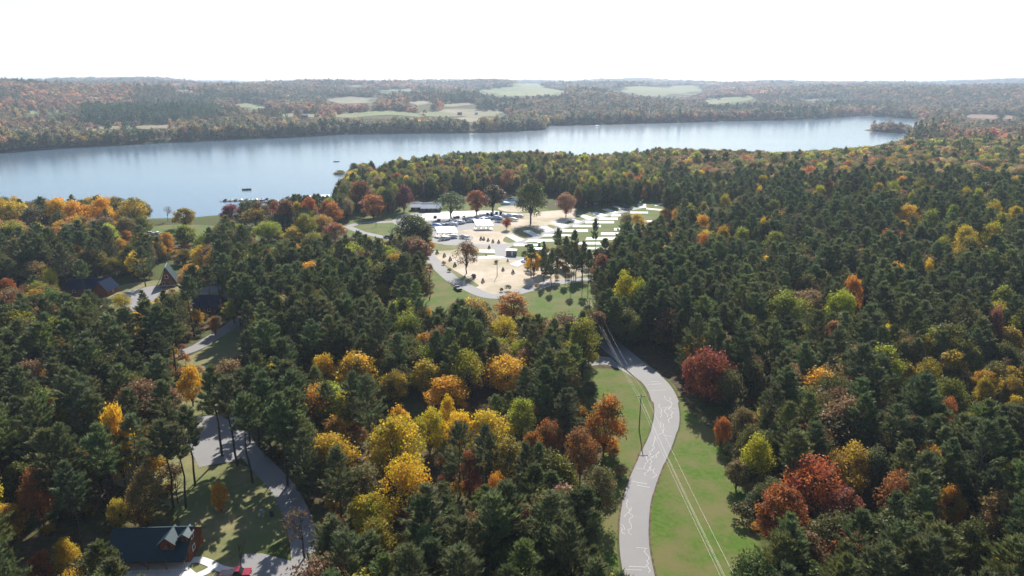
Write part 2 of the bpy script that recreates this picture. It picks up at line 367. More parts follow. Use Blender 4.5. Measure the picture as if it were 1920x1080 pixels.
for _ in range(17):                         # along the lane
    s = rr.uniform(4, 74); o = rr.uniform(-2.2, 2.3); pts = []
    for k in range(rr.randint(8, 34)):
        p, q = fr(s); pts.append(p + q * o); s += rr.uniform(.16, .4); o = min(2.6, max(-2.6, o + rr.uniform(-.38, .38)))
    crack(pts, rr.uniform(.06, .12))
for _ in range(13):                         # across
    s = rr.uniform(4, 84); a = rr.uniform(-2.7, 0); b = a + rr.uniform(1.5, 4.5); pts = []
    for k in range(7):
        p, q = fr(s + rr.uniform(-.06, .06)); pts.append(p + q * min(2.7, a + (b - a) * k / 6))
    crack(pts, rr.uniform(.06, .13))
c_ = ck.build('sealed_crack', M_crack, ro); c_['kind'] = 'stuff'
ribbon('side_road', [(1215, 712), (1180, 690), (1140, 677), (1100, 679), (1050, 690), (990, 700)], 7, M_road, .044)[0]['kind'] = 'structure'
# verges of the main road
tag(sheet('grass_verge', [(1098, 694), (1145, 692), (1190, 704), (1235, 740), (1245, 790), (1230, 840), (1200, 890), (1188, 960), (1182, 1040), (1188, 1120), (1130, 1120), (1120, 960), (1130, 860), (1125, 800), (1105, 760), (1080, 715)], M_grass, .03), **ST)
tag(sheet('grass_verge', [(1215, 690), (1262, 720), (1300, 780), (1370, 830), (1395, 900), (1420, 1000), (1440, 1150), (1180, 1150), (1190, 1000), (1200, 920), (1245, 830), (1250, 760)], M_grass, .028), **ST)
# left drives
tag(sheet('parking_bay', [(369, 781), (412, 779), (456, 802), (474, 840), (440, 865), (373, 876), (352, 834)], M_road, .05, smooth=False), **ST)
DR = [(570, 1120), (572, 1040), (560, 975), (530, 915), (487, 868), (458, 835), (447, 800), (447, 750), (440, 722), (425, 700), (395, 690), (340, 700)]
ribbon('cabin_drive', DR, [5.4, 5.4, 5.4, 5.2, 5.2, 5.2, 5, 5, 5], M_road, .054)[0]['kind'] = 'structure'
tag(sheet('parking_bay', [(457, 1039), (492, 1038), (545, 1052), (560, 1130), (410, 1130)], M_road, .058, smooth=False), **ST)
ribbon('woodland_lane', [(455, 590), (440, 606), (400, 632), (360, 655), (295, 672), (240, 680), (160, 690), (60, 688), (-40, 690)], 5.5, M_road, .03)[0]['kind'] = 'structure'
tag(sheet('woodland_lawn', [(448, 607), (470, 640), (440, 690), (400, 700), (330, 700), (330, 680), (380, 655)], M_dry, .02), **ST)
tag(sheet('woodland_lawn', [(352, 800), (372, 870), (450, 870), (520, 920), (548, 1000), (470, 1040), (440, 1100), (330, 1100), (330, 960), (200, 900), (160, 850), (250, 800), (340, 740), (380, 720), (420, 730), (430, 780), (380, 775)], M_dry, .02), **ST)
tag(sheet('cabin_turning_area', [(228, 552), (262, 541), (292, 536), (312, 538), (300, 548), (290, 562), (270, 575), (250, 590), (235, 580)], M_road, .03), **ST)
tag(sheet('woodland_lawn', [(196, 556), (215, 538), (262, 529), (310, 524), (360, 520), (410, 515), (425, 560), (350, 590), (200, 600)], M_dry, .02), **ST)
tag(sheet('cabin_turning_area', [(367, 532), (400, 524), (416, 531), (412, 545), (385, 552), (367, 548)], M_road, .03), **ST)

# ------------------------------------------------------------ far fields
field_defs = [([(20, 214), (60, 208), (120, 206), (110, 211), (50, 217)], 'green'), ([(505, 214), (560, 212), (620, 214), (600, 219), (520, 219)], 'stubble'), ([(820, 196), (880, 192), (900, 196), (840, 201)], 'stubble'), ([(1500, 186), (1560, 184), (1570, 187), (1510, 190)], 'stubble'), ([(700, 170), (770, 167), (780, 170), (710, 174)], 'stubble'), ([(640, 160), (700, 159), (705, 161), (645, 163)], 'green'),
              ([(143, 240), (200, 236), (335, 231), (330, 240), (230, 242), (145, 245)], 'stubble'),
              ([(615, 217), (650, 212), (740, 208), (790, 213), (790, 219), (700, 220), (640, 221)], 'green'),
              ([(790, 210), (850, 206), (940, 208), (955, 216), (900, 221), (880, 232), (872, 222), (800, 216)], 'stubble'),
              ([(890, 170), (958, 164), (985, 157), (1008, 156), (1018, 163), (1062, 172), (1045, 177), (960, 181), (905, 176)], 'green'),
              ([(1165, 169), (1175, 163), (1302, 160), (1320, 170), (1288, 178), (1230, 181), (1180, 176)], 'green'),
              ([(1322, 186), (1360, 183), (1410, 181), (1420, 188), (1380, 194), (1330, 195)], 'green'),
              ([(605, 186), (650, 181), (710, 183), (700, 192), (640, 194)], 'stubble'), ([(760, 192), (800, 189), (815, 194), (790, 199)], 'stubble'),
              ([(430, 196), (470, 193), (510, 201), (470, 206)], 'green'), ([(330, 169), (370, 168), (375, 173), (335, 173)], 'stubble'),
              ([(1810, 215), (1860, 215), (1930, 218), (1930, 223), (1850, 223), (1815, 222)], 'plough')]
M_field = {'green': surf('pasture', [(.35, (.11, .15, .04)), (.65, (.17, .2, .06))], .02, .95, 4, (.006, (.2, .18, .08)), .7),
           'stubble': surf('stubble_field', [(.35, (.2, .155, .1)), (.65, (.29, .23, .15))], .02, .95, 4, (.006, (.15, .16, .06)), .6),
           'plough': surf('ploughed_field', [(.3, (.17, .1, .07)), (.7, (.25, .15, .1))], .02, .95, 4)}
FIELDW = []
for pl, kd in field_defs:
    w = [hit(x, y)[:2] for x, y in pl]; FIELDW.append(w); A = np.array(w)
    st = 9.0; xs = np.arange(A[:, 0].min() - st, A[:, 0].max() + st, st); ys = np.arange(A[:, 1].min() - st, A[:, 1].max() + st, st)
    if len(xs) * len(ys) > 90000:
        st = 20.; xs = np.arange(A[:, 0].min() - st, A[:, 0].max() + st, st); ys = np.arange(A[:, 1].min() - st, A[:, 1].max() + st, st)
    X, Y = np.meshgrid(xs, ys); Z = hgrid(X, Y) + .8; idx = np.arange(X.size).reshape(X.shape)
    cx_, cy_ = X[:-1, :-1] + st / 2, Y[:-1, :-1] + st / 2; am = .012 * float(np.mean(A[:, 1]))
    ok = inpoly(cx_ + am * vnoise(cx_, cy_, 90, 51) + am * .6 * vnoise(cx_, cy_, 35, 52), cy_ + am * 2 * vnoise(cx_, cy_, 110, 53), w)
    Q = np.stack([idx[:-1, :-1], idx[:-1, 1:], idx[1:, 1:], idx[1:, :-1]], -1)[ok]
    if len(Q):
        u, inv = np.unique(Q, return_inverse=True)
        V = np.stack([X.ravel(), Y.ravel(), Z.ravel()], -1)[u]
        tag(link({'green': 'pasture', 'stubble': 'stubble_field', 'plough': 'ploughed_field'}[kd], np_mesh('field', V, inv.reshape(Q.shape), [M_field[kd]])), **ST)

# ------------------------------------------------------------ visible open ground, in photo pixels (trees never stand in front of it)
CLEAR = [
    [(0, 292), (140, 283), (400, 268), (560, 262), (660, 257), (880, 255), (1020, 250), (1040, 238), (1200, 235), (1400, 230), (1540, 227), (1640, 224), (1630, 228), (1630, 250), (1690, 252), (1700, 257), (1650, 270), (1560, 277), (1460, 282), (1400, 279),
     (1240, 274), (1120, 286), (1000, 280), (860, 282), (740, 294), (700, 315), (690, 300), (655, 300), (652, 320), (620, 325), (625, 350), (620, 368), (600, 365), (560, 362), (520, 368), (440, 378), (412, 384), (410, 412), (378, 414), (350, 385), (292, 400), (285, 378), (230, 366), (205, 362), (180, 366), (130, 362), (60, 366), (0, 362)],
    [(262, 434), (300, 419), (400, 417), (410, 426), (340, 432)],
    [(1200, 1080), (1165, 1078), (1160, 1040), (1172, 980), (1172, 930), (1185, 880), (1215, 820), (1235, 780), (1225, 745), (1190, 700), (1140, 690), (1105, 690), (1108, 665), (1150, 655), (1210, 680), (1250, 705), (1275, 740), (1283, 790), (1262, 850), (1232, 910), (1218, 980), (1222, 1030), (1240, 1080)],
    [(1098, 700), (1150, 692), (1195, 712), (1235, 760), (1220, 820), (1195, 870), (1168, 868), (1168, 790), (1135, 735), (1098, 735)],
    [(1275, 765), (1310, 770), (1350, 840), (1345, 880), (1360, 950), (1380, 1080), (1235, 1080), (1215, 990), (1235, 900)],
    [(1140, 645), (1275, 665), (1262, 720), (1220, 700), (1130, 660)],
    [(655, 402), (700, 398), (770, 408), (740, 440), (735, 452), (655, 428)], [(740, 398), (820, 396), (900, 398), (985, 398), (1000, 425), (1010, 440), (960, 470), (1000, 540), (940, 548), (880, 530), (850, 500), (820, 470), (815, 445), (810, 415), (770, 398)],
    [(1075, 398), (1215, 376), (1248, 380), (1235, 395), (1210, 398), (1180, 400), (1155, 408), (1152, 450), (1110, 462), (1080, 450), (1010, 460), (960, 470), (985, 420), (1040, 410)],
    [(810, 476), (850, 530), (900, 552), (930, 575), (925, 548), (1000, 540), (1010, 590), (990, 560), (960, 545), (870, 552), (828, 575), (812, 580), (800, 560), (835, 535), (815, 505)],
    [(985, 560), (1010, 540), (1100, 520), (1100, 585), (1020, 585)],
    [(355, 785), (408, 780), (450, 806), (470, 832), (520, 880), (560, 935), (560, 960), (520, 930), (470, 880), (440, 862), (373, 874), (352, 834)],
    [(435, 705), (455, 715), (460, 790), (445, 790)], [(365, 650), (400, 630), (440, 606), (450, 625), (395, 685), (360, 685)],
    [(235, 552), (262, 541), (290, 535), (310, 538), (300, 548), (285, 560), (250, 568)], [(200, 552), (215, 540), (288, 526), (288, 532), (220, 552)],
    [(295, 495), (320, 490), (326, 535), (290, 536)], [(127, 528), (198, 524), (198, 556), (130, 552)], [(364, 550), (405, 550), (408, 580), (366, 580)],
    [(375, 525), (415, 522), (413, 535), (380, 545)],
    [(205, 990), (360, 985), (378, 1000), (376, 1080), (270, 1080), (250, 1040), (210, 1045)], [(378, 1000), (400, 970), (470, 975), (465, 1010), (455, 1040), (550, 1020), (560, 1080), (376, 1080)],
       [(762, 372), (822, 372), (822, 400), (762, 400)], [(842, 362), (1010, 362), (1070, 372), (1070, 400), (842, 402)], [(335, 500), (375, 500), (375, 530), (335, 530)],
] + [pl for pl, _ in field_defs]
ms = 2; MW, MHt = W0 // ms, H0 // ms
mx_, my_ = np.meshgrid((np.arange(MW) + .5) * ms, (np.arange(MHt) + .5) * ms); MASK = np.zeros((MHt, MW), bool)
for pl in CLEAR: MASK |= inpoly(mx_, my_, pl)
def masked(px, py):
    i = (px / ms).astype(int); j = (py / ms).astype(int); ok = (i >= 0) & (i < MW) & (j >= 0) & (j < MHt)
    return ok & MASK[np.clip(j, 0, MHt - 1), np.clip(i, 0, MW - 1)]
def covers(X, Y, Z, H, R, basefrac, droop=.9):
    bad = masked(*proj(X, Y, Z + .2)[:2])
    for f, r in ((1.0, 0), (.93, .35), (.8, .7), (.6, .95), ((1 + basefrac) / 2, 1), (basefrac, .8), (basefrac, 0), (basefrac * .5, 0)):
        for s in ((-1, 1) if r else (0,)):
            px, py, _ = proj(X + s * r * R, Y, Z + H * f); bad |= masked(px, py)
    return bad

# ------------------------------------------------------------ tree prototypes
def tris(C, U, V):
    n = len(C); Vv = np.empty((n, 3, 3)); Vv[:, 0] = C - V; Vv[:, 1] = C + V; Vv[:, 2] = C + U
    return Vv.reshape(-1, 3), np.arange(3 * n).reshape(-1, 3)
def unit(a): return a / (np.linalg.norm(a, axis=-1, keepdims=True) + 1e-9)
def pine_crown(r, H=20., R=4.2, base=.35, whorls=15, per=6, tufts=17, blades=5, L=.72, wd=.10, sparse=0.):
    C, U = [], []
    for k in range(whorls):
        t = (k + r.random() * .6) / whorls; z = H * (base + (1 - base) * t)
        if r.random() < sparse: continue
        prof = (1 - t ** 1.7) ** .8 * (.6 + .4 * min(1, t * 3.5)) + .06
        az0 = r.random() * 6.28
        for j in range(per):
            az = az0 + 6.283 * j / per + r.normal() * .3; ln = R * prof * r.uniform(.6, 1.2)
            el = math.radians(8 + 38 * t + r.normal() * 7); d = np.array([math.cos(az) * math.cos(el), math.sin(az) * math.cos(el), math.sin(el)])
            nt_ = max(3, int(tufts * (.35 + prof)))
            s = r.uniform(.22, 1.0, nt_) ** .8; lat = r.normal(size=nt_) * .15 * ln * (1.15 - s)
            q = np.array([-math.sin(az), math.cos(az), 0]); c = np.array([0, 0, z]) + d * (s * ln)[:, None] + q * lat[:, None]
            c[:, 2] += (s ** 2) * ln * .16 + r.normal(size=nt_) * .07
            for b in range(blades):
                dirn = unit(d * .8 + q * (r.normal(size=(nt_, 1)) * .5) + np.array([0, 0, .6]) + r.normal(size=(nt_, 3)) * .28)
                C.append(c + r.normal(size=(nt_, 3)) * .12); U.append(dirn * L * r.uniform(.6, 1.25, (nt_, 1)))
    n = 8 * blades; C.append(np.array([[0, 0, H * .97]]) + r.normal(size=(n, 3)) * .2); U.append(unit(r.normal(size=(n, 3)) * .5 + [0, 0, .9]) * L)
    C = np.concatenate(C); U = np.concatenate(U)
    V = unit(np.cross(U, r.normal(size=U.shape))) * wd * (r.uniform(.7, 1.5, (len(C), 1)))
    return tris(C, U, V)
def trunk_mesh(r, name, H, rad, limbs, top=.95, nseg=5):
    b = MB(); bend = [np.array([r.normal() * .12 * k, r.normal() * .12 * k, H * top * k / nseg]) for k in range(nseg + 1)]; bend[0][:2] = 0
    b.tube(bend, [rad * (1 - .82 * k / nseg) for k in range(nseg + 1)], 7)
    for a, c, rr_ in limbs: b.tube([a, (np.array(a) * .5 + np.array(c) * .5 + [0, 0, .15 * np.linalg.norm(np.array(c) - a)]), c], [rr_, rr_ * .6, rr_ * .2], 4)
    return b.mesh(name, M_bark)
def pine_trunk(r, H, base, R):
    L = []
    for k in range(26):
        z = H * r.uniform(base * .55, .9); t = z / H; az = r.random() * 6.28; ln = R * (.3 if t < base else (1 - t) ** .7 * .8) * r.uniform(.5, 1)
        L.append(((0, 0, z), (math.cos(az) * ln, math.sin(az) * ln, z + ln * .25), .06))
    return trunk_mesh(r, 'pine_trunk', H, .26, L)
def broad_crown(r, H=16., Wd=12., base=.28, lobes=38, leaves=150, size=.42, lobe_r=.2, shape=1.0, fill=1.):
    cz = H * (base + (1 - base) * .48); rz = H * (1 - base) * .5; rx = Wd / 2; C, Nn = [], []; cents = []
    for k in range(lobes):
        u = unit(r.normal(size=3)); u[2] = u[2] * .85 + .18; u = unit(u)
        rad = r.uniform(.55, .86)
        w = (1 - .35 * max(0, u[2]) * (shape - .5))
        c = np.array([u[0] * rx * rad * w, u[1] * rx * rad * w, cz + u[2] * rz * rad]); cents.append(c)
        lr = Wd * lobe_r * r.uniform(.65, 1.2); m = int(leaves * r.uniform(.7, 1.2) * fill)
        v = unit(r.normal(size=(m, 3))); rr_ = r.uniform(.45, 1.0, (m, 1)) ** .5 * (1 + .18 * r.normal(size=(m, 1)))
        p = c + v * rr_ * lr * [1, 1, .8]; C.append(p); Nn.append(v)
    C = np.concatenate(C); Nn = np.concatenate(Nn)
    n = unit(Nn + r.normal(size=C.shape) * .9); U = unit(np.cross(n, r.normal(size=C.shape))); V = np.cross(n, U)
    s = size * r.uniform(.55, 1.3, (len(C), 1))
    return tris(C, U * s, V * s * .55), cents
def broad_trunk(r, H, cents, base, rad=.32):
    L = []
    for c in cents[::2]:
        z0 = H * base * r.uniform(.7, 1.6); z0 = min(z0, c[2] - .3); L.append(((0, 0, z0), tuple(c), .12))
    return trunk_mesh(r, 'broadleaf_trunk', H, rad, L, .75)
def bare_mesh(r, H=13.):
    b = MB(); twigs = []
    def grow(p, d, ln, rad, lv):
        q = p + d * ln; mid = (p + q) / 2 + r.normal(size=3) * ln * .05; b.tube([p, mid, q], [rad, rad * .8, rad * .6], 4 if lv else 6)
        if lv >= 4:
            twigs.append((q, d)); return
        for k in range(3 if lv else 5):
            nd = unit(d + r.normal(size=3) * (.42 if lv else .5) + [0, 0, .12]); grow(q, nd, ln * r.uniform(.55, .78), rad * .58, lv + 1)
    grow(np.zeros(3), np.array([0, 0, 1.]), H * .28, .22, 0)
    return b.mesh('bare_limbs', M_bark), np.array([t[0] for t in twigs])
R_ = lambda s: np.random.default_rng(s)
PINE, PINE_T, PBASE = [], [], []
for k, (Rr, bs, sp_) in enumerate([(4.2, .3, .05), (4.8, .25, .1), (3.7, .4, .1), (4.4, .35, .15), (3.4, .5, .12), (5.2, .3, .12), (4.0, .2, .0), (3.4, .62, .22)]):
    r = R_(100 + k); v, f = pine_crown(r, 20, Rr, bs, sparse=sp_); PINE.append(np_mesh('pine_crown', v, f, [M_needle])); PINE_T.append(pine_trunk(r, 20, bs, Rr)); PBASE.append(bs)
BROAD, BROAD_T = [], []
for k, (Wd, bs, lb, lv, lr, sh, fl) in enumerate([(12, .14, 50, 160, .17, 1, 1), (11, .18, 44, 160, .19, 1.3, 1), (13, .14, 66, 125, .15, .8, 1), (10, .16, 38, 160, .2, 1.4, .9), (12, .2, 50, 110, .16, 1, .65), (11, .12, 66, 115, .14, 1.2, .9), (9, .14, 54, 120, .15, 1.5, .8)]):
    r = R_(200 + k); (v, f), cents = broad_crown(r, 16, Wd, bs, lb, lv, .42, lr, sh, fl); BROAD.append(np_mesh('broadleaf_crown', v, f, [M_leaf])); BROAD_T.append(broad_trunk(r, 16, cents, bs))
BARE = []
for k in range(2):
    r = R_(300 + k); me, tw = bare_mesh(r); n = len(tw); C = np.repeat(tw, 3, 0) + r.normal(size=(n * 3, 3)) * .35
    U = unit(r.normal(size=C.shape)) * .35; V = unit(np.cross(U, r.normal(size=C.shape))) * .12
    v, f = tris(C, U, V); BARE.append((me, np_mesh('sparse_leaves', v, f, [M_leaf])))

def joined_proto(name, crown, trunk, mc):
    """one mesh of crown + trunk for the instanced remainder"""
    cv = np.empty(len(crown.vertices) * 3, np.float32); crown.vertices.foreach_get('co', cv); cv = cv.reshape(-1, 3)
    tv = np.empty(len(trunk.vertices) * 3, np.float32); trunk.vertices.foreach_get('co', tv); tv = tv.reshape(-1, 3)
    faces = [tuple(p.vertices) for p in crown.polygons] + [tuple(i + len(cv) for i in p.vertices) for p in trunk.polygons]
    me = bpy.data.meshes.new(name); me.from_pydata(np.vstack([cv, tv]).tolist(), [], faces); me.materials.append(mc); me.materials.append(M_bark)
    mi = np.zeros(len(faces), np.int32); mi[len(crown.polygons):] = 1; me.polygons.foreach_set('material_index', mi); me.update()
    return me
lib = {}
def libcol(name, meshes):
    c = bpy.data.collections.new(name)
    for k, me in enumerate(meshes): c.objects.link(bpy.data.objects.new('%s_%02d' % (name, k), me))
    lib[name] = c; return c
hi = [joined_proto('pine_joined', a, b, M_needle) for a, b in zip(PINE, PINE_T)] + [joined_proto('broadleaf_joined', a, b, M_leaf) for a, b in zip(BROAD, BROAD_T)]
libcol('near_tree', hi)
mid = []
for k in range(5):
    r = R_(400 + k); v, f = pine_crown(r, 20, 4.2 + .3 * (k % 3), .3, 11, 5, 8, 3, 1.15, .24); tm = MB().tube([(0, 0, 0), (0, 0, 18)], [.3, .06], 5).mesh('t', M_bark)
    mid.append(joined_proto('pine_mid', np_mesh('m', v, f, [M_needle]), tm, M_needle))
for k in range(6):
    r = R_(420 + k); (v, f), _c = broad_crown(r, 16, 11 + (k % 3), .18, 30, 48, .85, .2, 1 + .2 * (k % 3)); tm = MB().tube([(0, 0, 0), (0, 0, 12)], [.35, .1], 5).mesh('t', M_bark)
    mid.append(joined_proto('broadleaf_mid', np_mesh('m', v, f, [M_leaf]), tm, M_leaf))
libcol('mid_tree', mid)
fr_ = []
for k in range(3):
    r = R_(440 + k); v, f = pine_crown(r, 20, 4.6, .2, 9, 4, 4, 2, 2.0, .6); fr_.append(np_mesh('pine_far', v, f, [M_needle]))
for k in range(5):
    r = R_(460 + k); (v, f), _c = broad_crown(r, 18, 12, .05, 16, 34, 1.35, .24, 1 + .2 * (k % 3)); fr_.append(np_mesh('broadleaf_far', v, f, [M_leaf]))
libcol('far_tree', fr_)

def gn_instancer(obj, collection):
    ng = bpy.data.node_groups.new('tree_instancer', 'GeometryNodeTree')
    ng.interface.new_socket('Geometry', in_out='INPUT', socket_type='NodeSocketGeometry'); ng.interface.new_socket('Geometry', in_out='OUTPUT', socket_type='NodeSocketGeometry')
    n, l = ng.nodes, ng.links
    gi = n.new('NodeGroupInput'); go = n.new('NodeGroupOutput'); ip = n.new('GeometryNodeInstanceOnPoints'); ci = n.new('GeometryNodeCollectionInfo')
    ci.inputs['Collection'].default_value = collection; ci.inputs['Separate Children'].default_value = True; ci.inputs['Reset Children'].default_value = True
    def na(name, t):
        a = n.new('GeometryNodeInputNamedAttribute'); a.data_type = t; a.inputs['Name'].default_value = name; return a.outputs[0]
    l.new(gi.outputs[0], ip.inputs['Points']); l.new(ci.outputs[0], ip.inputs['Instance']); ip.inputs['Pick Instance'].default_value = True
    l.new(na('pick', 'INT'), ip.inputs['Instance Index']); l.new(na('scl', 'FLOAT_VECTOR'), ip.inputs['Scale'])
    er = n.new('FunctionNodeEulerToRotation'); l.new(na('rot', 'FLOAT_VECTOR'), er.inputs[0]); l.new(er.outputs[0], ip.inputs['Rotation'])
    l.new(ip.outputs[0], go.inputs[0])
    m = obj.modifiers.new('instancer', 'NODES'); m.node_group = ng
def stuff_trees(name, libname, pos, pick, rz, scl, tint, tint2, label, cat):
    n = len(pos)
    if n == 0: return
    me = bpy.data.meshes.new(name); me.vertices.add(n); me.vertices.foreach_set('co', np.asarray(pos, np.float32).ravel())
    a = me.attributes.new('pick', 'INT', 'POINT'); a.data.foreach_set('value', np.asarray(pick, np.int32))
    rot = np.zeros((n, 3), np.float32); rot[:, 2] = rz
    for nm, arr in (('rot', rot), ('scl', scl)):
        a = me.attributes.new(nm, 'FLOAT_VECTOR', 'POINT'); a.data.foreach_set('vector', np.asarray(arr, np.float32).ravel())
    for nm, arr in (('tint', tint), ('tint2', tint2)):
        a = me.attributes.new(nm, 'FLOAT_COLOR', 'POINT'); c4_ = np.ones((n, 4), np.float32); c4_[:, :3] = arr; a.data.foreach_set('color', c4_.ravel())
    o = link(name, me); gn_instancer(o, lib[libname]); tag(o, label, cat, None, 'stuff'); return o

# ------------------------------------------------------------ colours
PAL = {'pine': (.125, .155, .06), 'pinelight': (.2, .22, .09), 'olive': (.13, .13, .035), 'yg': (.34, .35, .03), 'gold': (.66, .46, .025), 'amber': (.62, .34, .03), 'orange': (.55, .2, .03),
       'rust': (.36, .12, .04), 'red': (.36, .11, .05), 'crimson': (.22, .05, .045), 'brown': (.2, .12, .055), 'tan': (.32, .22, .1), 'green': (.08, .12, .03), 'plum': (.2, .07, .06), 'dark': (.06, .07, .03), 'pink': (.42, .16, .1)}
WORD = {'pine': 'dark green', 'pinelight': 'grey-green', 'olive': 'olive', 'yg': 'yellow-green', 'gold': 'golden yellow', 'amber': 'amber', 'orange': 'orange', 'rust': 'rust-coloured', 'red': 'red', 'crimson': 'crimson',
        'brown': 'brown', 'tan': 'tan', 'green': 'green', 'plum': 'plum-coloured', 'dark': 'dark', 'pink': 'pinkish'}
